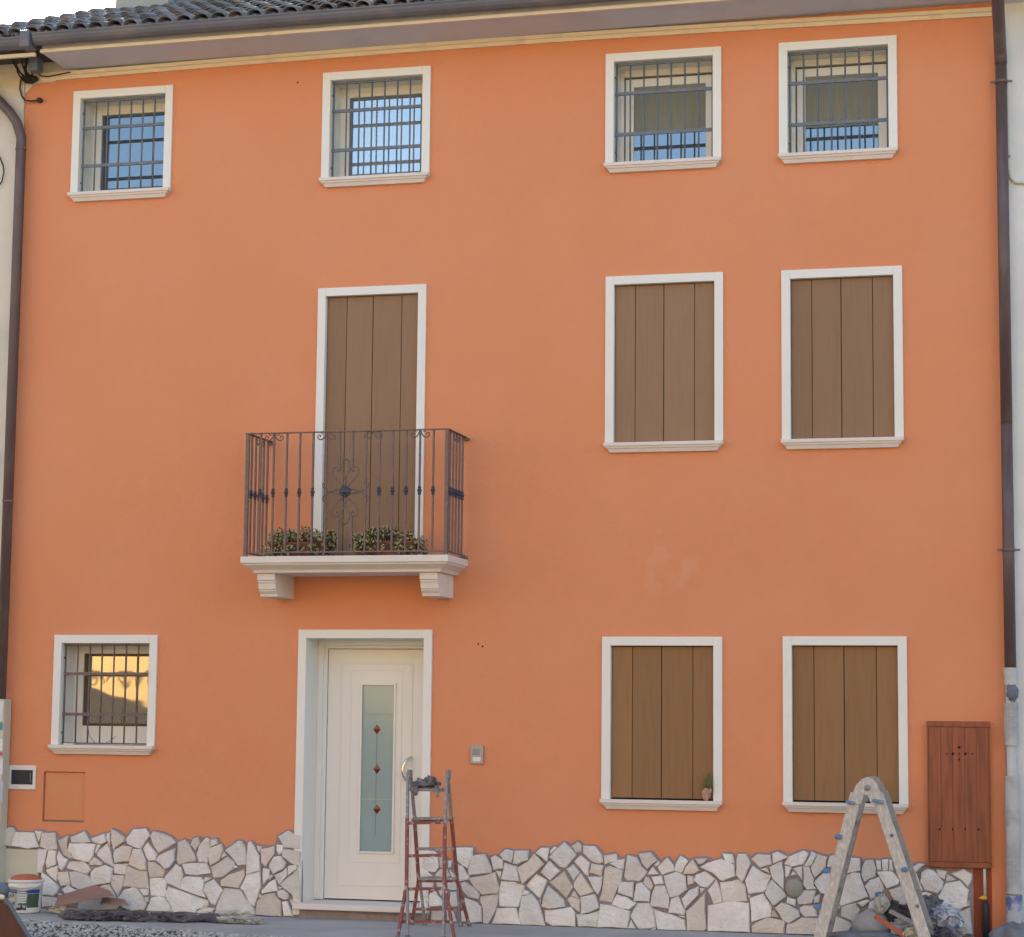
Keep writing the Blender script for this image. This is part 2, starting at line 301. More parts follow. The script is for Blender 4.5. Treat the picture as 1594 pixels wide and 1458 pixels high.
def grid_wall(x0, x1, z0, z1, ops, yf, yb):
    xs = sorted({x0, x1, *[o[0] for o in ops], *[o[1] for o in ops]}); zs = sorted({z0, z1, *[o[2] for o in ops if o[2] > z0], *[o[3] for o in ops]})
    b = MB(); idx = {}
    def vi(x, z, y):
        k = (x, z, y)
        if k not in idx: idx[k] = len(b.v); b.v.append(Vector((x, y, z)))
        return idx[k]
    def op(x, z): return any(o[0] < x < o[1] and o[2] < z < o[3] for o in ops)
    def q(*p): b.f.append(tuple(vi(*t) for t in p)); b.sm.append(False)
    nx, nz = len(xs) - 1, len(zs) - 1
    solid = [[not op((xs[i]+xs[i+1])/2, (zs[j]+zs[j+1])/2) for j in range(nz)] for i in range(nx)]
    for i in range(nx):
        for j in range(nz):
            if not solid[i][j]: continue
            a, c, d, e = xs[i], xs[i+1], zs[j], zs[j+1]
            q((a,d,yf),(c,d,yf),(c,e,yf),(a,e,yf)); q((a,d,yb),(a,e,yb),(c,e,yb),(c,d,yb))
            for di, dj, s in ((-1,0,((a,d),(a,e))),(1,0,((c,e),(c,d))),(0,-1,((c,d),(a,d))),(0,1,((a,e),(c,e)))):
                ii, jj = i+di, j+dj
                if not (0 <= ii < nx and 0 <= jj < nz) or not solid[ii][jj]:
                    (u, v), (r, t) = s; q((u,v,yf),(r,t,yf),(r,t,yb),(u,v,yb))
    return b
wall = grid_wall(XL, XR, -.05, ZT + .2, openings, 0, .34).build('wall', M['plaster'], house, fix=True)
pn, pl_ = M['plaster'].node_tree.nodes, M['plaster'].node_tree.links     # a faint pale patch of repainted plaster
_c = V(1030, 878) - POS[wall.name]
_t = pn.new('ShaderNodeTexCoord'); _n = pn.new('ShaderNodeTexNoise'); _n.inputs['Scale'].default_value = 5; pl_.new(_t.outputs['Object'], _n.inputs[0])
_a = pn.new('ShaderNodeMapping'); _a.vector_type = 'POINT'; _a.inputs['Location'].default_value = (-_c.x, 0, -_c.z * 1.0); pl_.new(_t.outputs['Object'], _a.inputs[0])
_l = pn.new('ShaderNodeVectorMath'); _l.operation = 'LENGTH'; pl_.new(_a.outputs[0], _l.inputs[0])
_s = pn.new('ShaderNodeMath'); _s.operation = 'ADD'; pl_.new(_l.outputs['Value'], _s.inputs[0]); pl_.new(_n.outputs['Fac'], _s.inputs[1])
_r = pn.new('ShaderNodeMapRange'); _r.inputs['From Min'].default_value = .62; _r.inputs['From Max'].default_value = .74; _r.inputs['To Min'].default_value = .16; _r.inputs['To Max'].default_value = 0; pl_.new(_s.outputs[0], _r.inputs['Value'])
_p = pn['Principled BSDF']; _o = _p.inputs['Base Color'].links[0].from_socket; _m = pn.new('ShaderNodeMix'); _m.data_type = 'RGBA'; pl_.new(_r.outputs[0], _m.inputs['Factor']); pl_.new(_o, _m.inputs['A']); _m.inputs['B'].default_value = (.78, .45, .33, 1); pl_.new(_m.outputs['Result'], _p.inputs['Base Color'])
side = MB(); side.box(XL, XL + .3, .345, 7.4, -.05, 7.2); side.box(XR - .3, XR, .345, 7.4, -.05, 7.2); side.box(XL + .305, XR - .305, 7.1, 7.4, -.05, 7.2)
side.build('back_wall', M['wall_right'], house)
MB().box(AP[0] + .010, AP[1] - .003, .018, .03, AP[2] + .016, AP[3] - .008).build('access_panel', M['plaster_panel'], house, bevel=.002, label='slightly yellower access panel sunk in the orange wall')
MB().box(AP[0] - .02, AP[1] + .02, .031, .05, AP[2] - .02, AP[3] + .02).build('panel_recess', M['mortar'], house)

def surround(name_parent, x0, x1, z0, z1, m_=M['cream'], deep=.26, bottom=False):
    b = MB(); xi0, xi1, zi = x0 + SW, x1 - SW, z1 - SW
    b.box(x0, xi0, -.022, .002, z0, z1); b.box(xi1, x1, -.022, .002, z0, z1); b.box(xi0, xi1, -.022, .002, zi, z1)
    b.box(xi0 - .012, xi0, .002, deep, z0, zi); b.box(xi1, xi1 + .012, .002, deep, z0, zi); b.box(xi0 - .012, xi1 + .012, .002, deep, zi, zi + .012)
    return b.build('surround', m_, name_parent, bevel=.003)
def sill(parent, x0, x1, z0, m_=M['stone_trim'], deep=.26):
    b = MB(); b.loft(x0, x1, .0, [(z0, .072, .002), (z0 - .027, .072, .002), (z0 - .031, .062, -.010), (z0 - .044, .057, -.018), (z0 - .049, .048, -.028), (z0 - .072, .036, -.041), (z0 - .077, .034, -.044)])
    b.box(x0 + SW, x1 - SW, .001, deep, z0 - .03, z0 - .002)
    return b.build('sill', m_, parent, bevel=.0025)
def barred(k, sash, pane, blind=None, iron='iron', label=None, FB=.08):
    x0, x1, z0, z1 = RC[k]; a0, a1, b0, b1 = x0 + SW, x1 - SW, z0, z1 - SW
    D = .25; F = .03 if blind else .08; FT = .055 if blind else .08; FB = .03 if blind else FB
    b = MB()
    b.box(a0, a0 + F, D, D + .06, b0, b1); b.box(a1 - F, a1, D, D + .06, b0, b1); b.box(a0 + F, a1 - F, D, D + .06, b1 - FT, b1); b.box(a0 + F, a1 - F, D, D + .06, b0, b0 + FB)
    wn = b.build('window', M['cream'], house, bevel=.003, label=label)
    surround(wn, x0, x1, z0, z1); sill(wn, x0, x1, z0)
    s0, s1, t0, t1 = a0 + F, a1 - F, b0 + FB, b1 - FT; T = .022
    if blind:
        # thin dark rebate line, cream sash, then glass with a blind lowered over most of it
        b = MB(); b.box(s0, s1, D + .035, D + .045, t0, t1); b.build('rebate', M['sash'], wn)
        s0 += .012; t1 -= .018; s1 -= .006; T = .068
        yy = D + .012
        b = MB(); b.box(s0, s0 + T, yy, D + .034, t0, t1); b.box(s1 - T, s1, yy, D + .034, t0, t1); b.box(s0 + T, s1 - T, yy, D + .034, t1 - T, t1); b.box(s0 + T, s1 - T, yy, D + .034, t0, t0 + .02)
        b.build('sash', M['cream'], wn, bevel=.003)
        MB().box(s0 + T, s1 - T, D + .028, D + .032, t0 + .02, t1 - T).build('pane', M['pane'], wn)
        n = 40; b = MB(); vs = []; zb = t0 + (t1 - t0) * blind
        for i in range(n + 1):
            x = s0 + T + (s1 - s0 - 2 * T) * i / n; y = yy + .009 + .003 * math.sin(i * 1.3) + .002 * noise.noise(Vector((i * .6, 1, 1)))
            vs += [(x, y, zb), (x, y, t1 - T)]
        b.add(vs, [(2*i, 2*i+2, 2*i+3, 2*i+1) for i in range(n)], True); b.build('roller_blind', M['blind'], wn, fix=False)
        MB().box(s0 + T, s1 - T, yy - .002, yy + .016, zb - .016, zb).build('blind_rail', M['blind'], wn)
    else:
        b = MB(); yy = D + .02
        b.box(s0, s0 + T, yy, yy + .03, t0, t1); b.box(s1 - T, s1, yy, yy + .03, t0, t1); b.box(s0 + T, s1 - T, yy, yy + .03, t1 - T, t1); b.box(s0 + T, s1 - T, yy, yy + .03, t0, t0 + T)
        b.build('sash', sash, wn, bevel=.003)
        MB().box(s0 + T, s1 - T, yy + .015, yy + .02, t0 + T, t1 - T).build('pane', pane, wn)
    yb = .045; mi = M[iron]
    for i in range(8):
        x = a0 + .012 + (a1 - a0 - .024) * i / 7
        MB().tube([(x, yb, b0 + .008), (x, yb, b1 - .004)], .0075, 6).build('grille_bar', mi, wn)
    for f in (.30, .70):
        z = b0 + (b1 - b0) * f
        MB().box(a0, a1, yb - .0095, yb + .0095, z - .013, z + .013).build('grille_rail', mi, wn)
    MB().box(a0, a1, yb - .009, yb + .009, b1 - .022, b1 - .008).build('grille_rail', mi, wn)
    MB().box(a0, a1, yb - .009, yb + .009, b0 + .008, b0 + .02).build('grille_rail', mi, wn)
    for f in (.12, .86):
        z = b0 + (b1 - b0) * f
        MB().tube([(a0, yb - .008, z), (a0 + .018, yb - .014, z)], .009, 6).build('hinge', mi, wn)
    return wn
barred('w1', M['sash'], M['pane'], label='barred top floor window with dark sash, nearest the left downpipe')
barred('w2', M['iron'], M['pane_curtain'], label='barred top floor window above the balcony door')
barred('w3', None, None, blind=.42, label='barred top floor window with lowered blind, left of the pair')
barred('w4', None, None, blind=.36, label='barred top floor window with lowered blind, beside the right downpipe')
w8 = barred('w8', M['sash_brown'], M['pane_clear'], iron='iron_brown', FB=.16, label='barred ground floor window reflecting a sunlit yellow house')

def plank_set(parent, a0, a1, b0, b1, y=.026, cuts=(0, .205, .49, .795, 1), wm='wood'):
    MB().box(a0 - .01, a1 + .01, y + .022, y + .04, b0 - .005, b1 + .005).build('shutter_back', M['hole'], parent)
    for i in range(4):
        g = .0022 if i != 1 else .003
        gl = .003 if i == 2 else .0022
        e0 = a0 + (a1 - a0) * cuts[i] + (gl if i else .004); e1 = a0 + (a1 - a0) * cuts[i+1] - (g if i < 3 else .004)
        MB().box(e0, e1, y + .001 * (i % 2), y + .02, b0 + .012, b1 - .006).build('plank', M[wm], parent, bevel=.003)
def shuttered(k, label):
    x0, x1, z0, z1 = RC[k]; a0, a1, b0, b1 = x0 + SW, x1 - SW, z0, z1 - SW
    b = MB(); b.box(a0, a1, .03, .06, b0, b0 + .01)
    wn = MB().box(a0, a1, .07, .12, b0, b1).build('window', M['cream'], house, label=label)
    surround(wn, x0, x1, z0, z1, deep=.12); sill(wn, x0, x1, z0, deep=.12)
    plank_set(wn, a0, a1, b0, b1, wm='wood_low' if k in ('w10', 'w11') else 'wood'); return wn
shuttered('w6', 'window with closed brown shutters on the middle floor, nearer the balcony')
shuttered('w7', 'window with closed brown shutters on the middle floor, nearer the right downpipe')
shuttered('w10', 'ground floor window with closed brown shutters and a small posy on its sill')
shuttered('w11', 'ground floor window with closed brown shutters behind the aluminium ladder')

# balcony door
bdo = MB().box(BD[0] + SW, BD[1] - SW, .07, .12, 2.87, BD[3] - SW).build('balcony_door', M['cream'], house, label='tall brown shuttered door opening onto the balcony')
surround(bdo, BD[0], BD[1], 2.872, BD[3], deep=.12)
plank_set(bdo, BD[0] + SW, BD[1] - SW, 2.874, BD[3] - SW, cuts=(0, .215, .5, .81, 1))

# front door
D = .30
fz1 = FD[3] - SW; fx0, fx1 = FD[0] + SW, FD[1] - SW
zs = Z(540, 1401, .28)                                        # top of the step
fdr = None
b = MB(); b.box(fx0, fx0 + .075, D, D + .06, zs, fz1); b.box(fx1 - .075, fx1, D, D + .06, zs, fz1); b.box(fx0 + .075, fx1 - .075, D, D + .06, fz1 - .075, fz1)
b.box(fx0, fx0 + .045, D - .02, D - .001, zs, fz1 - .0); b.box(fx0 + .045, fx1, D - .02, D - .001, fz1 - .05, fz1)
fdr = b.build('front_door', M['door'], house, bevel=.004, label='white panelled front door with a tall narrow frosted window')
surround(fdr, FD[0], FD[1], .02, FD[3], deep=.30)
lx0, lx1, lz0, lz1 = fx0 + .08, fx1 - .08, zs + .008, fz1 - .08
ga, gb = V(564.7, 1066, D + .02), V(610, 1326, D + .02); gx0, gx1, gz0, gz1 = ga.x, gb.x, gb.z, ga.z
b = MB(); y0, y1 = D + .02, D + .055
b.box(lx0, gx0 - .001, y0, y1, lz0, lz1); b.box(gx1 + .001, lx1, y0, y1, lz0, lz1); b.box(gx0 - .001, gx1 + .001, y0, y1, lz0, gz0); b.box(gx0 - .001, gx1 + .001, y0, y1, gz1, lz1)
b.build('door_leaf', M['door'], fdr)
# raised fields and beads on the leaf
b = MB()
def ring(x0, x1, z0, z1, w_, y0, y1):
    b.box(x0, x0 + w_, y0, y1, z0, z1); b.box(x1 - w_, x1, y0, y1, z0, z1); b.box(x0 + w_, x1 - w_, y0, y1, z1 - w_, z1); b.box(x0 + w_, x1 - w_, y0, y1, z0, z0 + w_)
ring(gx0 - .016, gx1 + .016, gz0 - .016, gz1 + .016, .017, D + .006, D + .022)
b.build('glass_bead', M['door'], fdr, bevel=.003)
b = MB(); ring(lx0 + .11, lx1 - .11, lz0 + .11, lz1 - .11, .012, D + .013, D + .0195)
ring(lx0 + .20, lx1 - .20, lz0 + .30, lz1 - .17, .008, D + .015, D + .0195)
b.build('door_moulding', M['door'], fdr, bevel=.002)
MB().box(gx0, gx1, D + .03, D + .035, gz0, gz1).build('pane', M['door_glass'], fdr)
for py in (1135, 1197, 1259.4):
    c = V(586.7, py, D + .027); r = .040
    MB().add([(c.x-r*.8, c.y, c.z), (c.x, c.y, c.z+r), (c.x+r*.8, c.y, c.z), (c.x, c.y, c.z-r), (c.x, c.y-.004, c.z), (c.x, c.y+.004, c.z)], [(0,1,4),(1,2,4),(2,3,4),(3,0,4),(1,0,5),(2,1,5),(3,2,5),(0,3,5)]).build('glass_diamond', M['diamond'], fdr)
c0, c1 = V(586.7, 1135, D + .028), V(586.7, 1300, D + .028)
MB().box(c0.x - .0018, c0.x + .0018, D + .0275, D + .0295, c1.z, c0.z).build('lead_line', M['lead'], fdr)
for py in (1111, 1244):
    c = V(586.7, py, D + .028)
    MB().box(gx0 + .004, gx1 - .004, D + .0275, D + .0292, c.z - .008, c.z + .008).build('glass_band', M['cover_pale'], fdr)
# curved steel pull handle
pts = [(640, 1179, D + .018), (637, 1180, D - .02), (632, 1184, D - .04), (628, 1191, D - .048), (627, 1199, D - .05), (628, 1207, D - .048), (632, 1214, D - .04), (637, 1218, D - .02), (640, 1219, D + .018)]
MB().tube([V(a, c, y) for a, c, y in pts], .0125, 10).build('handle', M['handle_steel'], fdr)
# step
sa, sb = V(455, 1405, -.12), V(690, 1405, -.12)
b = MB(); b.box(sa.x, FD[1] + .02, -.13, .0, zs - .05, zs - .004); b.box(fx0 - .005, fx1 + .005, .0, D + .07, zs - .05, zs - .004)
b.build('door_step', M['stone_trim'], fdr, bevel=.006)
MB().box(sa.x + .04, FD[1] - .01, -.06, .1, -.05, zs - .051).build('step_base', M['mortar'], fdr)

# ---- balcony
by, bz = -.58, V(697, 863, -.58).z
bx0, bx1 = V(374, 870, by).x, V(697.5, 866, by).x
balc = MB().loft(bx0 + .1, bx1 - .1, 0, [(bz, .58, .1), (bz - .052, .58, .1), (bz - .056, .568, .088), (bz - .07, .562, .082), (bz - .078, .545, .065), (bz - .098, .515, .035), (bz - .102, .508, .028), (bz - .112, .50, .02), (bz - .128, .495, .012)]).build('balcony', M['stone_trim'], house, bevel=.0025, label='pale stone balcony slab with moulded edge and wrought iron railing')
for pa, pb in ((401, 428), (653.5, 681.5)):
    cx0, cx1 = X(pa, 900, -.45), X(pb, 900, -.45); zt = bz - .129
    b = MB(); prof = [(0, .46), (.055, .46), (.06, .447), (.068, .447), (.085, .435), (.105, .43), (.128, .425), (.133, .412), (.141, .412), (.165, .385), (.185, .38)]
    n = len(prof); vs = []
    for dz, fw in prof: vs += [(cx0, 0, zt - dz), (cx0, -fw, zt - dz), (cx1, -fw, zt - dz), (cx1, 0, zt - dz)]
    b.add(vs, [(i*4+k, i*4+(k+1)%4, (i+1)*4+(k+1)%4, (i+1)*4+k) for i in range(n-1) for k in range(4)] + [(0,1,2,3), tuple(4*(n-1)+k for k in (3,2,1,0))])
    b.build('corbel', M['stone_trim'], balc, bevel=.002)
ry = -.545; rz0, rz1 = bz + .035, V(381, 676, ry).z
rx0, rx1 = bx0 + .03, bx1 - .03
IB = M['iron_brown']
def bar(x, y, za, zb, r=.007, name='baluster', m_=IB): return MB().box(x - r, x + r, y - r, y + r, za, zb).build(name, m_, balc)
def collar(x, y, z):
    b = MB()
    for dz, rr in ((-.024, .014), (0, .019), (.024, .014)):
        b.lathe((x, y, z + dz), [(.006, -.013), (rr, -.008), (rr, .008), (.006, .013)], 8)
    b.build('collar', M['iron_blue'], balc)
for x in (rx0, rx1): bar(x, ry, bz - .0, rz1, .014, 'corner_post')
MB().box(rx0 - .02, rx1 + .02, ry - .016, ry + .016, rz1, rz1 + .009).build('top_rail', IB, balc)
MB().box(rx0 + .014, rx1 - .014, ry - .008, ry + .008, rz0 - .008, rz0 + .004).build('bottom_rail', IB, balc)
for x in (rx0, rx1):
    MB().box(x - .016, x + .016, ry + .0165, -.012, rz1, rz1 + .009).build('top_rail', IB, balc)
    MB().box(x - .008, x + .008, ry + .0145, -.012, rz0 - .008, rz0 + .004).build('bottom_rail', IB, balc)
    MB().box(x - .03, x + .03, -.03, -.0005, rz1 - .02, rz1 - .001).build('wall_fixing', IB, balc)
    MB().box(x - .03, x + .03, -.03, -.0005, rz0 - .03, rz0 - .009).build('wall_fixing', IB, balc)
N = 15; zc = V(536, 765, ry).z; sp = (rx1 - rx0) / N
xc = rx0 + 7.5 * sp
for k in range(1, N):
    x = rx0 + sp * k
    if k in (7, 8):
        bar(x, ry, rz0 + .004, zc - .205); bar(x, ry, zc + .205, rz1)
    else:
        bar(x, ry, rz0 + .004, rz1)
        if k not in (6, 9): collar(x, ry, zc)
for x, s_ in ((rx0, 1), (rx1, -1)):
    for k in range(1, 6):
        y = ry + k * .09
        bar(x, y, rz0 + .004, rz1); collar(x, y, zc)
def spiral(cx, cz, r0, r1, a0, a1, n=18):
    return [(cx + (r0 + (r1 - r0) * i / n) * math.cos(a0 + (a1 - a0) * i / n), cz + (r0 + (r1 - r0) * i / n) * math.sin(a0 + (a1 - a0) * i / n)) for i in range(n + 1)]
def scroll_x(pts, y, r=.0055, name='scroll', m_=IB): return MB().tube([(p[0], y, p[1]) for p in pts], r, 6).build(name, m_, balc)
def scroll_y(pts, x, r=.0055): return MB().tube([(x, p[0], p[1]) for p in pts], r, 6).build('scroll', IB, balc)
# small C scrolls hanging under the top rail
for k in (2, 6, 9.5, 13):
    x = rx0 + sp * k
    for s_ in (-1, 1):
        p = spiral(0, 0, .012, .034, R(300), R(-40) , 16) + [(.05, .005)]
        q = spiral(.062, -.045, .030, .010, R(190), R(190 + 330), 18)
        pts = [(.006, -.008), (.012, -.030), (.026, -.050), (.045, -.062), (.064, -.058), (.076, -.044), (.074, -.028), (.060, -.022), (.051, -.031), (.055, -.041)]
        scroll_x([(x + s_ * a, rz1 + c_ + .004) for a, c_ in pts], ry)
        scroll_x([(x + s_ * a, rz1 + c_ + .004) for a, c_ in [(.045, -.004), (.040, -.016), (.030, -.018), (.026, -.010)]], ry, .004)
for x in (rx0, rx1):
    for s_ in (-1, 1):
        pts = [(.006, -.008), (.012, -.030), (.026, -.050), (.045, -.062), (.064, -.058), (.076, -.044), (.074, -.028), (.060, -.022), (.051, -.031)]
        scroll_y([(ry + .27 + s_ * a, rz1 + c_ + .004) for a, c_ in pts], x)
# the flower of scrolls in the middle
S = .0052
def S_(px, py): return ((px - 720) / 4.087 * S + xc, -(py - 470) / 4.087 * S + zc)
arcs = []
for sx in (-1, 1):
    for sz in (-1, 1):
        c1 = [(720, 470), (740, 430), (768, 405), (795, 375), (808, 345), (802, 322), (785, 310), (765, 316), (757, 333), (767, 344), (779, 336)]
        arcs.append([((a - 720) * sx + 720, (c_ - 470) * sz + 470) for a, c_ in c1])
        c2 = [(722, 458), (716, 410), (722, 385), (735, 355), (748, 335), (748, 305), (738, 275), (720, 262)]
        arcs.append([((a - 720) * sx + 720, (c_ - 470) * sz + 470) for a, c_ in c2])
        c3 = [(735, 478), (775, 485), (815, 470), (845, 458), (866, 442), (872, 425), (864, 411), (850, 412), (846, 424)]
        arcs.append([((a - 720) * sx + 720, (c_ - 470) * sz + 470) for a, c_ in c3])
for a in arcs: scroll_x([S_(*p) for p in a], ry - .004, .006)
MB().lathe((xc, ry - .012, zc), [(.0, -.022), (.022, -.018), (.032, -.006), (.046, -.004), (.046, .004), (.0, .01)], 14, 'y').build('medallion', M['iron_blue'], balc)
for i in range(8):
    a = i * math.pi / 4; MB().blob((xc + .034 * math.cos(a), ry - .018, zc + .034 * math.sin(a)), (.013, .006, .013), i, .1, 2, 5).build('petal', M['iron_blue'], balc)

# ---- eaves: cornice, soffit, gutter
def gz(x): return ZT + .085 + .018 * x / 5
EY = -.50
def sloped(x0, x1, quads, m_, name, parent, **k):
    """long horizontal section (y, z-offset from the eaves line) lofted from x0 to x1"""
    b = MB(); n = 10; vs = []; c = len(quads)
    for i in range(n + 1):
        x = x0 + (x1 - x0) * i / n
        vs += [(x, y, gz(x) + dz) for y, dz in quads]
    b.add(vs, [(i*c+j, i*c+(j+1)%c, (i+1)*c+(j+1)%c, (i+1)*c+j) for i in range(n) for j in range(c)] + [tuple(range(c)), tuple(n*c+j for j in reversed(range(c)))])
    return b.build(name, m_, parent, **k)
sx0 = -.06; sxe = XL + .2
b = MB(); 
def cornice(x0, x1, parent, m_):
    b = MB(); n = 10; vs = []
    sec = [(-.001, 0), (-.022, 0), (-.026, .024), (-.026, .030), (-.045, .034), (-.050, .062), (-.001, .062)]
    for i in range(n + 1):
        x = x0 + (x1 - x0) * i / n; zb = ZT - .008 + .035 * math.sin(max(0, min(1, (x + .3) / 8)) * math.pi); 
        for y, dz in sec: vs.append((x, y, zb + dz))
    c = len(sec)
    b.add(vs, [(i*c+j, i*c+(j+1)%c, (i+1)*c+(j+1)%c, (i+1)*c+j) for i in range(n) for j in range(c)] + [tuple(range(c)), tuple(n*c+j for j in reversed(range(c)))])
    return b.build('cornice', m_, parent)
cornice(XL + .05, XR - .02, house, M['moulding'])
sloped(sx0, XR + .02, [(EY, 0), (-.002, -.008), (-.002, .10), (EY, .10)], M['soffit'], 'soffit', house)
sloped(sx0, XR + .02, [(EY - .035, -.006), (EY - .001, -.006), (EY - .001, .022), (EY - .035, .022)], M['moulding'], 'fascia', house)
_q = [V(a, c, 0) for a, c in ((38, 146), (52, 134), (66, 129), (84, 128), (96, 122), (120, 121), (122, 96), (34, 100))]; _n = len(_q)
MB().add([(max(p.x, XL + .002), -.014, p.z) for p in _q] + [(max(p.x, XL + .002), -.001, p.z) for p in _q], [tuple(range(_n)), tuple(range(2*_n-1, _n-1, -1))] + [(i, (i+1) % _n, _n + (i+1) % _n, _n + i) for i in range(_n)]).build('unpainted_patch', M['wall_left'], house, label='unpainted cream patch of wall under the left end of the eaves')
def gutter(x0, x1, parent, dz=0.0):
    sec = []
    R_ = .068; cy, cz = EY - .105, .118 + dz
    sec.append((cy - R_ - .008, cz + .006)); sec.append((cy - R_ - .008, cz - .008))
    for i in range(9):
        a = math.pi + math.pi * i / 8; sec.append((cy + R_ * math.cos(a), cz + 1.25 * R_ * math.sin(a)))
    sec.append((cy + R_, cz + .03)); sec.append((cy + R_ - .006, cz + .03))
    for i in range(9):
        a = 2 * math.pi - math.pi * i / 8; sec.append((cy + (R_ - .006) * math.cos(a), cz + 1.2 * (R_ - .006) * math.sin(a)))
    return sloped(x0, x1, sec, M['gutter'], 'gutter', parent)
gutter(sx0 - .01, XR + .02, house)

# ---- roof: one slope with barrel tiles laid on it
TA = .405; RID = 2.9
ez = lambda x: gz(x) + .150
roof = None
def roof_slab(x0, x1, parent, name='roof', ridge=RID):
    b = MB(); n = 6; vs = []
    for i in range(n + 1):
        x = x0 + (x1 - x0) * i / n; z = ez(x) - .03
        vs += [(x, EY - .03, z), (x, ridge, z + (ridge - EY) * TA), (x, 7.9, z + (ridge - EY) * TA - (7.9 - ridge) * TA), (x, 7.9, z - .1), (x, .3, ZT + .19), (x, EY - .03, gz(x) + .101)]
    b.add(vs, [(i*6+j, i*6+(j+1)%6, (i+1)*6+(j+1)%6, (i+1)*6+j) for i in range(n) for j in range(6)] + [tuple(range(6)), tuple(n*6+j for j in reversed(range(6)))])
    return b.build(name, M['under'], parent)
def tile_mesh(name, m_, up=True, L=.44, r0=.078, r1=.062):
    me = bpy.data.meshes.new(name); vs = []; n = 6; sg = 1 if up else -1
    for rr, y, th in ((r0, 0, 0), (r1, L, 0), (r1 - .012, L, 0), (r0 - .012, 0, 0)):
        for k in range(n + 1):
            a = math.pi * k / n; vs.append((rr * math.cos(a), y, sg * rr * .8 * math.sin(a) + (-.0 if y == 0 else -.02)))
    c = n + 1; fs = []
    for i in range(4):
        j = (i + 1) % 4
        for k in range(n): fs.append((i*c+k, i*c+k+1, j*c+k+1, j*c+k))
    me.from_pydata(vs, [], fs); me.polygons.foreach_set('use_smooth', [True] * len(fs)); me.materials.append(m_); me.update(); return me
TM = [tile_mesh('roof_tile', M['tile']), tile_mesh('roof_tile', M['tile_grey'])]
CM_ = tile_mesh('channel_tile', M['tile_grey'], up=False)
rt = random.Random(11)
def lay(x0, x1, parent, rows, single_x1):
    sp_ = .158; pitch = math.atan(TA); stuff = MB(); k = 0; x = x0 + .08
    while x < x1:
        for r_ in range(rows):
            y = EY - .07 + r_ * .34 * math.cos(pitch); z = ez(x) + (y - EY) * TA + .035
            if y > RID - .2: break
            rot = (pitch - .03 + rt.uniform(-.02, .02), rt.uniform(-.04, .04), rt.uniform(-.03, .03)); lx = x + rt.uniform(-.008, .008)
            if x < single_x1:
                o = place('roof_tile', TM[0 if rt.random() < .55 else 1], (lx, y, z), parent); o.rotation_euler = rot
            else:
                mt = Matrix.Translation((lx, y, z)) @ Matrix.Rotation(rot[0], 4, 'X')
                stuff.add([mt @ v.co for v in TM[0].vertices], [tuple(p.vertices) for p in TM[0].polygons], True)
            mt = Matrix.Translation((x + sp_ / 2, y - .02, z + .012)) @ Matrix.Rotation(pitch, 4, 'X')
            stuff.add([mt @ v.co for v in CM_.vertices], [tuple(p.vertices) for p in CM_.polygons], True)
        x += sp_
    stuff.build('tile_field', M['tile_grey'], parent, kind='stuff', fix=False)
roof = roof_slab(sx0 - .02, XR, house)
lay(sx0 - .02, XR, roof, 10, 4.7)
# ridge tiles
rz_ = lambda x: ez(x) + (RID - EY) * TA
for i in range(10):
    x = sx0 + .42 * i
    o = place('ridge_tile', TM[i % 2], (x + .4, RID, rz_(x) + .05), roof); o.rotation_euler = (0, 0, R(90) + rt.uniform(-.04, .04)); o.scale = (1.5, 1.0, 1.5)
# chimney on the ridge
ca, cb = V(186, 5, 2.3).x, V(312, 0, 2.3).x
b = MB(); b.box(ca, cb - .3, 2.2, 2.8, 7.9, 9.2); b.build('chimney', M['chimney'], roof, bevel=.01)
b = MB(); b.box(cb - .295, cb, 2.35, 2.8, 7.9, 9.2); b.build('chimney', M['bluegrey'], roof, bevel=.01)
bpy.data.objects['chimney.001']['label'] = 'narrow blue-grey flue casing beside the plastered chimney'

# ---- right downpipe
def pipe(pts, r, name, parent, m_=M['pipe'], n=14): return MB().tube(pts, r, n).build(name, m_, parent)
pxr = X(1566, 600, -.09); ztop = Z(1555, 88, -.09)
p1 = V(1549, 12, EY - .08)
dp = pipe([(pxr, -.09, Z(1575, 1041, -.09)), (pxr, -.09, 3.9)], .043, 'downpipe', house)
pipe([(pxr, -.09, 3.9), (pxr, -.09, ztop)], .0445, 'pipe_section', dp)
pipe([(pxr, -.09, ztop - .06), (pxr, -.09, ztop), (pxr - .003, -.12, ztop + .05), (pxr - .006, EY - .06, gz(8) - .0), (pxr - .006, EY - .10, gz(8) + .03), (pxr - .006, EY - .105, gz(8) + .12)], .0475, 'swan_neck', dp)
for py in (127, 856):
    z = Z(1555, py, -.09)
    b = MB(); b.lathe((pxr, -.09, z), [(.045, -.012), (.050, -.012), (.050, .012), (.045, .012)], 16); b.box(pxr - .085, pxr - .048, -.096, -.084, z - .008, z + .008); b.box(pxr + .048, pxr + .085, -.096, -.084, z - .008, z + .008); b.box(pxr - .01, pxr + .01, -.045, .0, z - .008, z + .008)
    b.build('pipe_bracket', M['iron_brown'], dp)
pipe([(pxr, -.09, .0), (pxr, -.09, Z(1575, 1041, -.09) + .0)], .040, 'pipe_foot', dp, M['pipe_wrap'])

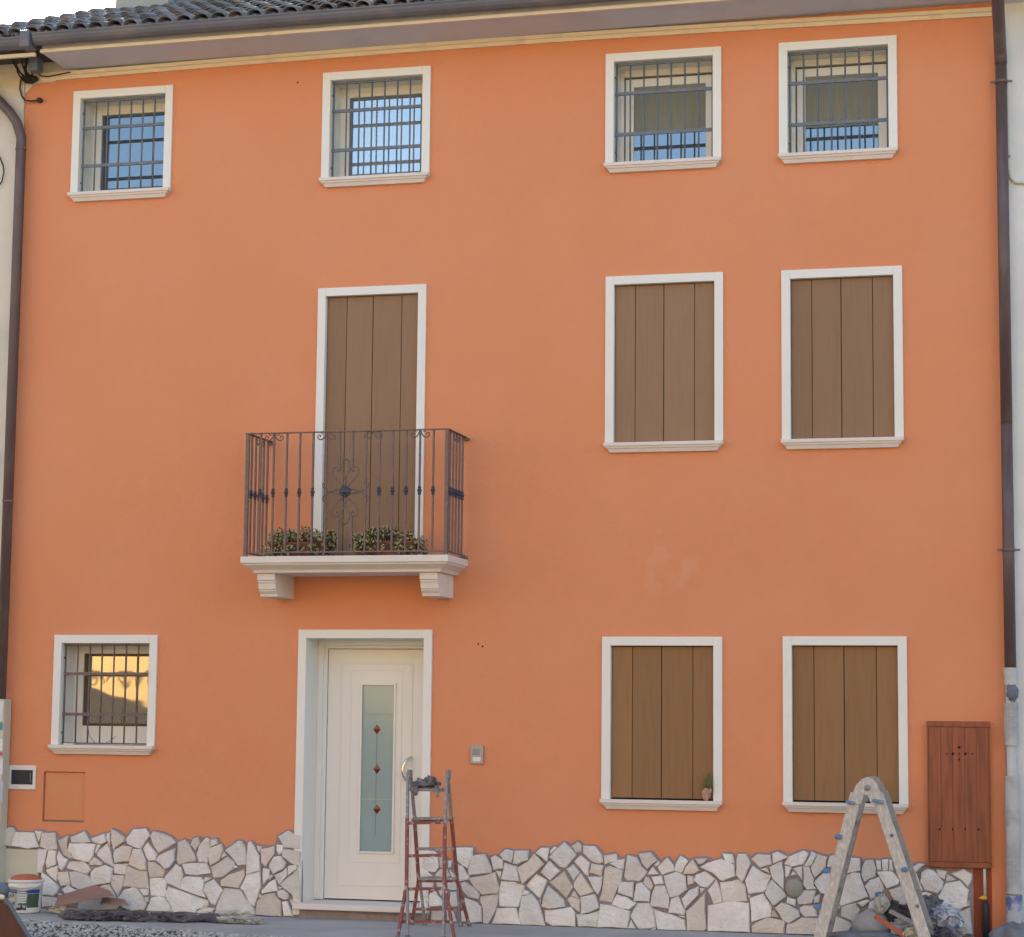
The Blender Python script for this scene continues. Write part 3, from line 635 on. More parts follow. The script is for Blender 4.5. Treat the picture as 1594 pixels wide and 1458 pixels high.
# ---- small fittings on the front
def P3(px, py, y): return V(px, py, y)
mb = MB(); a, c = V(13, 1190.6, -.012), V(54.7, 1229, -.012); mb.box(a.x, c.x, -.014, .0, c.z, a.z)
meter = mb.build('meter_box', M['plastic_white'], house, bevel=.004, label='small white meter box with dark window')
a, c = V(17.8, 1198, -.02), V(50, 1221, -.02); MB().box(a.x, c.x, -.019, -.0145, c.z, a.z).build('dark_window', M['dark_window'], meter, bevel=.002)
MB().box(c.x - .02, c.x - .012, -.026, -.0195, c.z + .02, c.z + .10).build('latch', M['iron'], meter)
a, c = V(733, 1160, -.02), V(752, 1189, -.02); ic = MB().box(a.x, c.x, -.025, 0, c.z, a.z).build('intercom', M['steel'], house, bevel=.004)
for i in range(4): MB().box(a.x + .018 + .016 * i, a.x + .024 + .016 * i, -.027, -.0255, c.z + .07, a.z - .025).build('speaker_slot', M['iron'], ic)
MB().box(a.x + .02, c.x - .02, -.028, -.0255, c.z + .02, c.z + .055).build('call_button', M['plastic_white'], ic)
for px, py in ((463, 128), (744, 1002), (751, 1006)):
    c = V(px, py, -.004); MB().lathe((c.x, 0, c.z), [(.0, -.003), (.007, -.003), (.008, 0)], 8, 'y').build('cable_hole', M['hole'], house)
c = V(1236.5, 1382, -.04); rc_ = MB().lathe((c.x, -.012, c.z), [(.0, -.033), (.064, -.033), (.068, -.029), (.070, 0)], 28, 'y').build('round_cover', M['cover'], house, label='round grey-green cover set among the base stones')
# wooden cabinet
a, c = V(1442.5, 1122, -.05), V(1543.8, 1352, -.05)
cx0, cx1, cz0, cz1 = a.x, c.x, c.z, a.z
cab = MB().box(cx0, cx1, -.035, .0, cz0, cz1).build('utility_cabinet', M['red_wood'], house, bevel=.003, label='tall red-brown wooden utility cabinet door drilled with small holes')
n = 5; iw = (cx1 - cx0 - .024) / n
hs_ = [(1493,1163,1.0),(1473.5,1173,.6),(1483.5,1173,1),(1493,1173,.5),(1503,1173,1),(1513.5,1173,.6),(1493,1182,.8),(1462.7,1290.6,.8),(1482.8,1290.6,.7),(1502.5,1290.6,.6),(1523,1291,.8)]
for i in range(n):
    MB().box(cx0 + .012 + iw * i + .0004, cx0 + .012 + iw * (i + 1) - .0004, -.052, -.036, cz0 + .045, cz1 - .045).build('plank', M['red_wood'], cab, bevel=.002)
for z_ in (cz0 + .022, cz1 - .022): MB().box(cx0, cx1 + .002, -.056, -.036, z_ - .02, z_ + .02).build('rail', M['red_wood'], cab, bevel=.002)
for x_ in (cx0 + .005, cx1 - .005): MB().box(x_ - .005, x_ + .005, -.054, -.036, cz0 + .043, cz1 - .043).build('edge_strip', M['red_wood'], cab)
for px, py, r_ in hs_:
    c = V(px, py, -.053); MB().lathe((c.x, -.0522, c.z), [(0, -.0012), (.0105 * r_, -.0012), (.0105 * r_, 0)], 10, 'y').build('hole', M['hole'], cab)
# gas pipe below the cabinet
MB().box(X(1516, 1400), X(1544, 1400), -.006, .0, .0, cz0 - .004).build('pipe_board', M['red_pipe'], house, bevel=.002, label='dark red board behind the gas pipe')
px_ = X(1533, 1380, -.05)
MB().tube([(px_, -.045, Z(1532, 1395, -.05)), (px_, -.045, cz0 - .002)], .011, 10).build('gas_pipe', M['panel'], house)
c = V(1531.5, 1397.5, -.05); b = MB(); b.blob(c, (.026, .02, .018), 2, .1, 2, 8); b.box(c.x - .035, c.x + .02, c.y - .028, c.y - .018, c.z - .004, c.z + .006); b.build('gas_valve', M['brass'], house)
MB().tube([(px_ + .005, -.05, 0), (px_ + .004, -.05, Z(1532, 1408, -.05)), (px_, -.05, Z(1532, 1401, -.05))], [.028, .026, .012], 10).build('gas_hose', M['rubber'], house)
# pale panel sunk in the base at the left end
a, c = V(8, 1321, -.04), V(58, 1376, -.04); MB().box(a.x, c.x, -.034, -.001, c.z, a.z).build('base_panel', M['panel'], house, bevel=.003, label='pale square inspection panel among the base stones')

# ------------------------------------------------------------------ stone base
ST = {
(0,1280): """2,18 8,9 13,7 18,8 21,14 19,22 14,34 5,32|22,14 48,15 54,35 40,37 16,33|49,12 59,13 54,28|59,15 77,15 81,38 67,39 56,34|54,38 67,39 62,62 60,71 53,71|69,40 79,40 79,60 67,65 65,57|96,19 94,33 98,42 106,52 97,51 90,46 82,26|100,21 119,13 128,28 118,29 102,28|129,23 148,16 151,27 144,31 132,28|99,30 136,31 131,48 126,56 107,52 97,40|138,31 143,32 136,45 134,42|132,49 144,57 143,61 127,61 126,57|152,29 157,45 161,64 147,56 137,47 139,40|83,41 90,50 96,53 92,62 87,68 84,65 81,50|97,56 118,55 124,60 128,68 122,73 108,69 93,65|82,61 80,84 70,76 64,68 72,64|82,71 96,70 100,88 86,90 82,80|98,71 106,70 124,75 132,86 137,92 115,97 102,90|61,72 66,76 80,88 83,92 79,101 75,104 59,102 59,73|59,105 80,107 79,119 59,120|88,95 97,89 103,94 112,97 108,109 99,106 92,101|81,100 91,104 85,106|84,108 95,106 99,110 95,114 84,118|115,99 135,95 146,89 154,88 161,101 168,118 164,123 110,123|129,71 135,65 148,61 159,66 156,85 148,87 134,89 128,79""",
(160,1280): """6,16 11,14 10,33 5,22|12,10 20,14 30,21 30,27 17,36 15,40 12,25|32,24 43,10 60,9 66,19 54,37 46,36 34,30|68,20 72,13 84,16 95,21 103,29 92,36 79,43 72,32|17,39 28,33 41,35 38,55 18,57 16,48|43,38 54,38 60,54 61,67 53,67 37,60 40,48|56,37 63,28 66,33 76,44 74,54 64,54 60,48|102,37 101,54 95,63 89,66 76,54 80,47|16,59 36,58 33,74 16,72|63,56 73,57 87,67 83,77 66,78 63,66|36,62 50,68 62,69 64,94 48,93 29,91|12,75 31,76 27,91 20,106 11,88|66,80 72,79 86,80 90,86 88,94 92,100 88,106 68,104 66,92|87,78 103,60 111,65 113,75 109,94 90,86|113,80 119,77 138,78 143,84 142,96 145,106 113,95 110,94|93,92 112,98 148,111 146,120 132,124 131,128 100,127 96,115 91,107|50,94 64,95 63,103 57,104|59,107 64,106 64,112 61,114|30,96 43,92 49,95 56,106 61,116 57,124 40,125 27,120 21,108|68,107 78,105 88,108 94,115 98,127 72,126 60,125 65,116|106,29 116,25 122,32 132,50 130,55 107,60 104,53|127,24 134,21 137,30 131,40 124,32|136,34 146,22 151,25 150,45 149,57 136,56 133,45|112,59 147,58 152,72 133,75 117,73|144,78 154,79 146,85 142,83""",
(320,1280): """0,87 11,81 18,90 24,96 13,117 7,115 -3,97|0,110 4,112 4,118 -3,119|-13,126 0,120 13,122 7,129 -12,129|7,25 15,24 16,31 6,35|5,37 22,31 24,40 19,54 7,61 4,50|25,42 29,47 21,52|7,63 19,57 30,49 41,58 38,67 24,77 11,79|27,40 45,27 50,27 56,36 57,60 45,61 35,47|40,60 45,64 39,66|60,30 63,27 70,36 76,48 77,68 58,74 58,50|73,33 80,35 77,43 74,40|78,38 97,34 97,45 85,63 79,57|100,32 110,33 109,43 103,46 100,40|103,20 117,12 125,17 134,19 134,38 112,36 108,29|112,38 134,41 134,62 122,58 109,48 109,43|90,60 96,49 106,48 114,57 110,66 96,73 91,65|117,62 129,60 130,66 118,75|82,65 91,67 91,78 82,88 81,75|93,74 96,76 89,83|97,75 108,70 115,64 116,75 108,85 104,88 100,80|118,77 131,68 134,90 134,114 120,100 110,93 106,88|58,75 77,70 78,92 74,103 69,119 62,114 54,97 49,93|22,82 33,74 54,67 55,76 47,93 22,90|99,80 102,97 80,101 80,96 90,85|75,102 80,103 79,107 74,107|82,103 98,100 102,108 107,112 107,133 85,132 71,131 73,112|101,98 110,95 117,101 117,108 112,110 103,106|109,113 116,112 121,124 124,133 111,134|103,91 108,92 104,96|27,94 50,96 57,108 68,122 69,130 50,133 30,129 14,128 18,112|119,108 127,113 134,118 122,117""",
(640,1298): """62,20 87,20 86,33 80,49 72,44 65,38|86,32 93,30 104,29 114,48 113,55 82,58 81,51|113,34 119,31 130,37 130,49 117,51|126,29 134,22 145,25 142,41 131,37|147,24 166,24 165,37 150,43 144,42|132,41 144,45 150,46 154,67 141,66 127,64 131,50|66,44 73,46 82,60 81,65 68,67 66,56|70,70 76,68 88,75 97,85 95,92 80,89 73,80|82,63 100,60 119,54 124,77 122,84 101,86 90,76|119,52 128,53 126,64|127,67 146,68 160,74 156,90 152,103 125,102 124,80|98,89 124,85 120,108 109,128 102,127 101,105 97,94|122,106 148,105 155,129 115,129|76,91 92,97 99,104 100,124 84,126 76,105|52,38 58,38 56,48 52,48|17,33 38,30 39,46 34,54 27,54 16,47|20,28 22,24 32,24 37,29|39,30 46,27 46,48 41,48|35,56 41,50 50,50 56,60 46,62 33,60|53,50 60,56 64,66 58,64|15,66 31,67 31,80 16,78|34,67 48,68 47,80 42,88 36,75|51,68 62,68 66,80 55,80 51,78|25,86 33,81 43,95 44,102 25,103 24,95|55,83 64,82 66,103 58,104 54,98|15,85 22,82 23,89 17,90|17,93 21,92 24,104 17,105|28,107 46,107 48,124 28,124|50,108 58,107 64,125 50,125|67,106 74,106 82,124 70,125|17,107 26,107 26,115 18,115|15,56 27,56 30,60 15,61""",
(800,1298): """28,28 42,43 30,55 12,71 5,48 21,38|31,27 38,20 50,20 47,40|52,29 51,24 57,18 61,20|50,33 71,12 80,20 88,30 73,48 65,46|82,18 90,11 96,17 95,26 87,27|98,17 115,18 124,30 126,40 120,42 109,38 98,27|85,39 94,31 107,41 105,60 100,57|110,42 127,45 124,60 107,55|38,54 50,38 65,53 51,66|74,50 84,43 93,55 84,66|17,73 31,57 47,66 36,91|50,69 71,53 84,76 74,91|85,69 94,56 113,82 94,88 85,76|105,61 126,61 124,75 119,86 113,78|127,31 145,28 146,38 134,41 128,44|136,42 147,37 157,36 155,50 148,49|129,49 136,46 154,52 151,70 145,80 139,97 121,94 126,72|81,86 85,80 92,92 81,88|75,93 80,88 94,93 93,111 80,102|48,74 70,93 72,103 50,106 39,103 42,90|12,87 14,79 22,83 20,86|11,89 24,85 35,97 40,115 44,133 9,131 7,112|36,94 38,92 38,99|44,108 60,107 80,104 86,112 86,134 55,133 45,125|95,90 115,86 119,99 120,105 107,111 95,114|88,114 104,114 121,109 118,134 91,134|123,100 137,101 156,107 164,110 161,136 119,136|139,100 146,86 160,90 174,98 163,107 150,105""",
(960,1298): """15,31 29,34 35,46 43,54 32,67 14,66 10,60 12,45|31,28 48,26 57,38 43,50 36,42|52,44 59,38 61,42 56,47|57,47 71,34 81,46 80,53 64,58 60,52|43,58 51,46 59,57|90,31 101,39 92,56 81,52 84,42|108,36 117,52 108,57 94,57 98,47|111,35 129,35 122,42 116,43|119,47 130,41 148,36 166,44 167,60 150,66 146,64 136,55|112,58 126,53 139,64 128,76 118,74 109,66|100,59 108,60 109,70 101,73|67,60 84,54 97,60 99,79 88,87 76,90 69,71|49,61 64,59 67,71 54,72|41,60 47,63 52,73 48,80 37,70|4,68 24,68 23,90 2,83|28,71 35,69 47,82 46,96 24,95|54,74 68,73 74,88 73,106 47,102 50,85|77,92 87,88 97,109 95,115 73,112|92,92 103,80 116,74 115,87 97,106|117,76 125,78 118,85|29,99 45,98 52,108 55,132 42,138 30,135 19,117|20,122 26,134 26,137 16,137|49,136 55,133 55,138 48,138|53,107 75,114 96,122 98,138 58,138|99,110 115,95 125,84 127,134 122,138 100,139|129,80 141,65 147,80 149,97 137,100 133,88|87,116 95,116 97,119 92,118""",
(1120,1298): """-16,102 5,98 22,96 41,99 42,139 20,138 -16,139|4,28 18,29 21,42 9,40|26,29 37,29 44,42 35,64 31,68 23,58 24,38|45,36 53,29 72,30 74,43 57,48|75,28 82,25 97,33 88,37 76,42|97,33 111,27 119,24 126,28 119,43 104,46 92,43|131,25 138,30 130,45 119,46|1,69 26,65 36,73 39,95 5,97|47,46 55,51 73,60 63,82 41,85 37,66|58,50 67,48 71,56|71,47 88,39 91,55 91,79 75,64|93,45 102,47 98,60 93,62|104,52 109,58 100,60|104,49 117,46 117,65|119,47 127,47 134,64 133,73 138,78 124,79 119,72|74,65 90,80 95,88 78,101 75,100 65,85 66,77|40,87 44,87 43,92|43,91 62,85 73,103 73,117 45,125|75,109 78,109 85,119 74,117|79,105 88,98 97,100 112,109 113,117 98,127 90,122|96,89 108,93 107,102 95,98|110,92 119,80 137,80 131,98 112,100|134,90 143,85 141,97 134,98|114,105 120,101 136,102 138,117 121,118 114,111|46,131 52,126 68,119 93,124 91,142 46,142|96,128 104,126 116,119 140,120 150,142 95,142""",
(1240,1298): """30,29 43,33 41,47 26,62 20,48|46,33 51,30 56,34 48,47 43,46|27,66 40,54 56,58 54,80 42,85 35,84 29,76 25,70|72,33 89,35 90,52 65,57 67,45|65,60 80,55 89,56 94,72 101,89 63,102 57,93 60,78|93,47 98,38 108,37 112,48 112,60 96,68 92,58|112,38 119,38 120,51 114,51|121,37 130,36 130,52 122,52|131,37 135,37 137,52 131,52|114,54 135,53 145,66 144,71 128,77 122,68|97,74 104,66 117,61 125,80 105,93|131,80 148,74 160,90 154,100 145,101 136,90|85,98 100,93 104,95 94,103|63,104 84,98 90,108 82,126 76,122 63,117|55,96 62,104 56,112 52,113|50,115 76,126 78,130 70,142 45,142|103,97 110,94 125,83 129,92 134,105 120,115 100,112|82,126 100,115 130,118 130,142 80,142|136,105 145,103 165,110 165,142 134,142""",
(1380,1298): """33,50 45,42 54,43 40,56 34,57|36,58 42,56 52,80 46,82|50,55 58,50 67,52 80,68 79,77 72,84 54,80 48,68|70,50 86,53 82,64 73,60|85,57 99,65 84,68|92,56 109,50 121,57 120,66 115,75 107,66|84,70 104,67 116,80 114,92 115,102 100,108 72,107 72,92|47,84 56,82 71,88 70,98 52,96|100,113 118,105 122,142 95,142|60,99 70,101 72,109 93,112 88,142 60,142|117,93 118,101 113,104""",
}
K = 10 / 9.1125
polys = []
for (ox, oy), txt in ST.items():
    for s_ in txt.split('|'):
        polys.append([(ox + float(a.split(',')[0]) * K, oy + float(a.split(',')[1]) * K) for a in s_.split()])
YS = -.034
# mortar bed: its top follows the stones
def bed(xa, xb, name_parent):
    b = MB(); N_ = int((xb - xa) / .02); tops = []
    W_ = [[V(x, y, YS) for x, y in p] for p in polys]
    for i in range(N_ + 1):
        x = xa + (xb - xa) * i / N_; t = .30
        for p in W_:
            for q in range(len(p)):
                a, c = p[q], p[(q + 1) % len(p)]
                for dx in (-.014, 0, .014):
                    xx = x + dx
                    if min(a.x, c.x) <= xx <= max(a.x, c.x) and abs(a.x - c.x) > 1e-6:
                        t = max(t, a.z + (c.z - a.z) * (xx - a.x) / (c.x - a.x) + .013)
        tops.append((x, t))
    vs = []
    for x, t in tops: vs += [(x, -.014, -.02), (x, -.014, t), (x, .0, t + .002)]
    b.add(vs, [(3*i, 3*i+3, 3*i+4, 3*i+1) for i in range(N_)] + [(3*i+1, 3*i+4, 3*i+5, 3*i+2) for i in range(N_)])
    for e in (0, N_):
        x = tops[e][0]; b.add([(x, -.014, -.02), (x, -.014, tops[e][1]), (x, 0, tops[e][1]), (x, 0, -.02)], [(0,1,2,3)])
    return b.build('stone_base', M['mortar'], name_parent, label='base course of irregular white stones in grey mortar')
bedL = bed(V(2, 1400, YS).x, V(469, 1400, YS).x, house); bedR = bed(V(668, 1400, YS).x, V(1515, 1400, YS).x, house)
# stones fitted to the reveal beside the door stand on the right bed too
rs = random.Random(5)
for p in polys:
    q = [V(x, y, YS) for x, y in p]; cx = sum(v.x for v in q) / len(q); cz = sum(v.z for v in q) / len(q)
    q = [Vector((v.x, 0, max(v.z, .006))) for v in q]
    pts = []
    for i in range(len(q)):
        a, c = q[i], q[(i + 1) % len(q)]; pts.append(a); L_ = (c - a).length
        if L_ > .06:
            mid = (a + c) / 2; nrm = Vector((c.z - a.z, 0, -(c.x - a.x))).normalized(); pts.append(mid + nrm * rs.uniform(-.03, .05) * L_ * .7)
    cc = Vector((cx, 0, cz)); th = rs.uniform(.028, .050); tx, tz = rs.uniform(-.05, .05), rs.uniform(-.06, .06); n = len(pts)
    size = max((v - cc).length for v in pts); vs = []
    for sc_, y in ((1.035, -.010), (1.035, -(th - .010)), (1.035 - .010 / max(size, .03) , -th)):
        for v in pts:
            w_ = cc + (v - cc) * sc_; yy = y + (0 if y == -.010 else (w_.x - cx) * tx + (w_.z - cz) * tz + rs.uniform(-.0025, .0025)); vs.append((w_.x, yy, w_.z))
    vs.append((cx, -th - .003, cz)); b = MB()
    b.add(vs, [(i, (i+1) % n, n + (i+1) % n, n + i) for i in range(n)] + [(n + i, n + (i+1) % n, 2*n + (i+1) % n, 2*n + i) for i in range(n)] + [(2*n + i, 2*n + (i+1) % n, 3*n) for i in range(n)])
    b.build('stone', M['stone_tan'] if rs.random() < .22 else M['stone'], bedL if cx < FD[0] + .1 else bedR)

# ------------------------------------------------------------------ neighbours
ln = thing('cream_house', (-3, 0, 0), 'old cream rendered house at the left edge with a dark gutter', 'house')
b = MB(); b.box(-6, XL - .004, -.02, .3, -.05, 7.5); b.box(-6, XL - .004, 7.1, 7.4, -.05, 7.2); b.box(-6, -5.7, .31, 7.09, -.05, 7.2); b.build('wall', M['wall_left'], ln)
lroof = roof_slab(-6, sx0 - .025, ln)
lay(-1.0, sx0 - .06, lroof, 10, 9)
sloped(-6, sx0 - .03, [(EY, .06), (-.002, .085), (-.002, .10), (EY, .10)], M['under'], 'soffit', ln)  # dark colour stands in for the shade under this eave
sloped(-6, sx0 - .05, [(EY - .035, -.03), (EY - .001, -.03), (EY - .001, .0), (EY - .035, .0)], M['moulding'], 'fascia', ln)
gutter(-6, sx0 - .1, ln, -.022)
b = MB(); x = sx0 - .05; b.box(x - .07, x + .02, EY - .19, EY - .03, gz(0) + .005, gz(0) + .15); b.build('gutter_joint', M['gutter'], ln, bevel=.01)
a = V(-40, 120, -.1); c1 = V(0, 158, -.1); c2 = V(26, 190, -.1); c3 = V(31, 210, -.1); pxl = V(19, 600, -.1).x
lp = pipe([a, c1, V(16, 175, -.1), c2, (pxl, -.1, c3.z - .02), (pxl, -.1, c3.z - .1), (pxl, -.1, 0)], .044, 'downpipe', ln, M['pipe'])
for py in (232, 780):
    z = Z(22, py, -.1); MB().lathe((pxl, -.1, z), [(.045, -.01), (.049, -.01), (.049, .01), (.045, .01)], 14).build('pipe_bracket', M['iron_brown'], lp)
for i, (pa, pb, colr) in enumerate(((1092, 1122, (.7,.7,.68)), (1124, 1136, (.1,.3,.3)), (1150, 1168, (.75,.75,.74)), (1170, 1176, (.6,.12,.2)), (1180, 1206, (.7,.7,.7)), (1214, 1250, (.45,.5,.55)))):
    a, c = V(-16, pa, -.14), V(4.5, pb, -.14)
    MB().box(a.x, c.x, -.15, -.147, c.z, a.z).build('poster', mat('poster_print', colr, .6, .05, 20), ln)
MB().box(X(-20, 1150, -.146), X(5, 1150, -.146), -.146, -.022, Z(0, 1380, -.14), Z(0, 1088, -.14)).build('notice_frame', M['panel'], ln)

rn = thing('white_house', (10, 0, 0), 'pale grey-white rendered house at the right edge beyond the downpipe', 'house')
b = MB(); b.box(XR + .004, 14, -.015, .3, -.05, 7.5); b.box(XR + .004, 14, 7.1, 7.4, -.05, 7.2); b.box(13.7, 14, .31, 7.09, -.05, 7.2); b.build('wall', M['wall_right'], rn)
rr_ = roof_slab(XR + .005, 14, rn)
sloped(XR + .024, 14, [(EY, 0), (-.002, -.03), (-.002, .10), (EY, .10)], M['soffit'], 'soffit', rn)
gutter(XR + .025, 14, rn)
cpts = [V(1559, 24, -.03), V(1562, 60, -.03), V(1566, 150, -.03), V(1568, 262, -.03), V(1571, 277, -.03), V(1578, 284, -.03), V(1610, 285, -.03)]
MB().tube([(p.x + .01, -.03, p.z) for p in cpts], .011, 8).build('conduit', M['panel'], rn)
for px, py in ((1568, 126), (1571, 243)):
    c = V(px, py, -.05); MB().blob(c, (.012, .008, .012), 1, .1, 2, 5).build('conduit_clip', M['steel'], rn)

# the sunlit house across the street, seen only in the window glass
oh = thing('yellow_house', (0, -24, 0), 'sunlit yellow house across the street, mirrored in the ground floor window', 'house')
MB().box(-35, 24, -28, -20.5, -.05, 9.0).build('wall', M['yellow_wall'], oh)
b = MB(); b.add([(-35.4, -20.1, 8.95), (24.4, -20.1, 8.95), (24.4, -28.4, 8.95), (-35.4, -28.4, 8.95), (-35.4, -24.2, 10.4), (24.4, -24.2, 10.4)], [(0,1,5,4), (2,3,4,5), (0,4,3), (1,2,5), (0,3,2,1)]); b.build('roof', M['tile_grey'], oh)
for i in range(12):
    x = -33 + i * 4.5
    for z in (1.1, 4.0, 6.8):
        if abs(x + 9) < 1.6 and z < 2: continue
        w_ = MB().box(x - .5, x + .5, -20.5, -20.45, z, z + 1.4).build('window', M['sash'], oh); MB().box(x - .6, x + .6, -20.5, -20.43, z + 1.41, z + 1.5).build('lintel', M['stone_trim'], w_)
gw = thing('garden_wall', (-8, -19.0, 0), 'grey garden wall with curved coping and iron scrolls, mirrored in the ground floor window', 'wall')
b = MB(); vs = []; n = 30
for i in range(n + 1):
    x = -13 + 10 * i / n; z = 1.95 + .2 * math.cos((x + 9.6) * 1.5)
    vs += [(x, -19.2, 0), (x, -19.2, z), (x, -19.0, z), (x, -19.0, 0)]
b.add(vs, [(4*i+j, 4*i+(j+1)%4, 4*i+4+(j+1)%4, 4*i+4+j) for i in range(n) for j in range(4)] + [(0,1,2,3), (4*n+3,4*n+2,4*n+1,4*n)]); b.build('masonry', M['grey_wall'], gw)
for j in range(4):
    c = (-9.6 + j * .62, 2.15)
    MB().tube([(c[0] + .28 * math.cos(t * .3), -19.1, c[1] + .28 * math.sin(t * .3)) for t in range(11)], .02, 6).build('iron_arch', M['hole'], gw)
    MB().tube([(p[0], -19.1, p[1]) for p in spiral(c[0], c[1] + .1, .14, .03, 0, 9, 26)], .016, 6).build('iron_scroll', M['hole'], gw)

# ------------------------------------------------------------------ cables under the left eave
cb_ = thing('cable_bundle', V(48, 120, -.1), 'tangled dark cables and junction box under the left end of the eaves', 'cables')
c = V(54, 99, -.30); MB().box(c.x - .04, c.x + .05, c.y - .05, c.y + .07, c.z - .07, c.z + .05).build('junction_box', M['bluegrey'], cb_, bevel=.01)
rc = random.Random(9)
for i in range(8):
    a = V(20 + rc.uniform(-8, 35), 84 + rc.uniform(-2, 6), -.38); c = V(48 + rc.uniform(-10, 10), 126 + rc.uniform(-5, 4), -.06)
    m1 = a.lerp(c, .4) + Vector((rc.uniform(-.12, .08), 0, rc.uniform(-.08, .03)))
    MB().tube([a * (1-t)**2 + m1 * 2*t*(1-t) + c * t*t for t in [k / 10 for k in range(11)]], .0075, 6).build('cable', M['rubber'], cb_)
MB().blob(V(47, 123, -.06), (.07, .04, .035), 3, .4, 3, 10).build('cable_knot', M['rubber'], cb_)
MB().tube([V(x, y, -.04) for x, y in ((36, 115), (32, 126), (31, 138), (34, 149), (39, 156), (48, 157), (57, 156))], .008, 6).build('cable', M['rubber'], cb_)
MB().tube([V(x, y, -.05) for x, y in ((56, 100), (58, 112), (64, 118), (74, 119), (90, 116), (110, 112))], .006, 6).build('cable', M['rubber'], cb_)
c = V(61.5, 155.5, -.03); MB().lathe((c.x, -.0, c.z), [(0, -.05), (.018, -.05), (.024, -.035), (.020, 0)], 12, 'y').build('cable_gland', M['rubber'], cb_)
MB().tube([V(x, y, -.05) for x, y in ((-6, 235), (0, 245), (5, 258), (6, 268), (3, 282), (-4, 292))], .007, 6).build('cable', M['rubber'], cb_)

# ------------------------------------------------------------------ planters on the balcony
def planter(xa, xb, label, seed):
    t = thing('planter', ((xa + xb) / 2, -.36, bz), label, 'planter', 'planters on the balcony')
    b = MB(); y0, y1, z0, z1 = -.45, -.27, bz + .001, bz + .12
    o_, i_ = .0, .02
    b.add([(xa+.02,y0+.02,z0),(xb-.02,y0+.02,z0),(xb-.02,y1-.02,z0),(xa+.02,y1-.02,z0),(xa,y0,z1),(xb,y0,z1),(xb,y1,z1),(xa,y1,z1)], [(0,3,2,1),(4,5,6,7),(0,1,5,4),(1,2,6,5),(2,3,7,6),(3,0,4,7)])
    bx = b.build('box', M['clay_pot'], t, bevel=.004)
    b = MB(); b.box(xa - .006, xb + .006, y0 - .006, y0 + .006, z1 - .012, z1 + .004); b.build('rim', M['clay_pot'], bx)
    r = random.Random(seed); lf = MB(); fl = MB(); stm = MB()
    for i in range(80):
        cx = r.uniform(xa - .02, xb + .02); cy = r.uniform(y0 - .05, y1 + .02); cz = z1 + r.uniform(-.05, .10) - (abs(cx - (xa + xb) / 2) / (xb - xa)) ** 2 * .08
        if cy < y0 + .02: cz -= r.uniform(.02, .09)
        rad = r.uniform(.028, .045)
        stm.tube([(max(xa + .03, min(xb - .03, cx)), max(y0 + .03, min(y1 - .03, cy)), z1 - .01), (cx, cy, cz)], .003, 4)
        for k in range(60):
            d = Vector((r.gauss(0, 1), r.gauss(0, 1), r.gauss(0, 1))).normalized(); p = Vector((cx, cy, cz)) + d * rad * r.uniform(.55, 1.1)
            u = d.cross(Vector((r.gauss(0,1), r.gauss(0,1), r.gauss(0,1)))).normalized(); L_ = r.uniform(.009, .017); tip = (d + u * r.uniform(-.4, .8)).normalized() * L_; wv = d.cross(u).normalized() * L_ * .42
            lf.add([p - wv * .4, p + tip * .5 - wv, p + tip, p + tip * .5 + wv, p + wv * .4 + u * .002], [(0,1,2),(0,2,3),(0,3,4)])
        for k in range(6):
            d = Vector((r.gauss(0, 1), -abs(r.gauss(0, 1)), r.gauss(.3, 1))).normalized(); p = Vector((cx, cy, cz)) + d * rad * 1.05
            for j in range(5):
                a_ = j * 1.26 + r.random(); v1 = Vector((math.cos(a_), -.4, math.sin(a_))) * r.uniform(.007, .013)
                v2 = Vector((-math.sin(a_), 0, math.cos(a_))) * .004
                fl.add([p, p + v1 * .7 - v2, p + v1, p + v1 * .7 + v2], [(0,1,2),(0,2,3)])
    stm.build('stems', M['stem'], t, kind='stuff', fix=False); lf.build('foliage', M['leaf'], t, kind='stuff', fix=False); fl.build('blossom', M['bloom'], t, kind='stuff', fix=False)
yy = -.36
planter(X(424, 840, yy), X(512, 840, yy), 'brown planter of fleshy green plants on the balcony, left one', 1)
planter(X(560, 840, yy), X(650, 840, yy), 'brown planter of fleshy green plants on the balcony, right one below the door edge', 2)
b = MB(); c = V(420, 860, -.42); b.box(c.x - .02, c.x + .045, -.47, -.40, bz + .001, bz + .03); b.build('white_block', M['plastic_white'], None, bevel=.004, label='small white block on the balcony slab left of the planters', cat='block')

# posy on the sill
pc = V(1101, 1246, -.035)
ps = thing('posy', (pc.x, pc.y, RC['w10'][2]), 'small posy of pink cloth flowers with green sprigs on the window sill', 'ornament')
b = MB(); z0 = RC['w10'][2]
b.blob((pc.x - .01, pc.y, z0 + .05), (.032, .02, .05), 4, .25, 3, 9, flat=-.05); b.build('wrap', M['petal'], ps)
for i in range(9):
    MB().blob((pc.x + rs.uniform(-.03, .03), pc.y - .015, z0 + .07 + rs.uniform(-.03, .05)), (.013, .01, .013), i, .3, 3, 6).build('flower', M['petal'], ps)
b = MB()
for i in range(14):
    a = pc + Vector((rs.uniform(-.02, .02), 0, 0)); b.tube([(a.x, a.y, z0 + .06), (a.x + rs.uniform(-.02, .03), a.y - .005, z0 + .12), (a.x + rs.uniform(-.015, .05), a.y - .004, z0 + .15 + rs.uniform(0, .08))], [.004, .006, .002], 4)
b.build('sprigs', M['green'], ps)

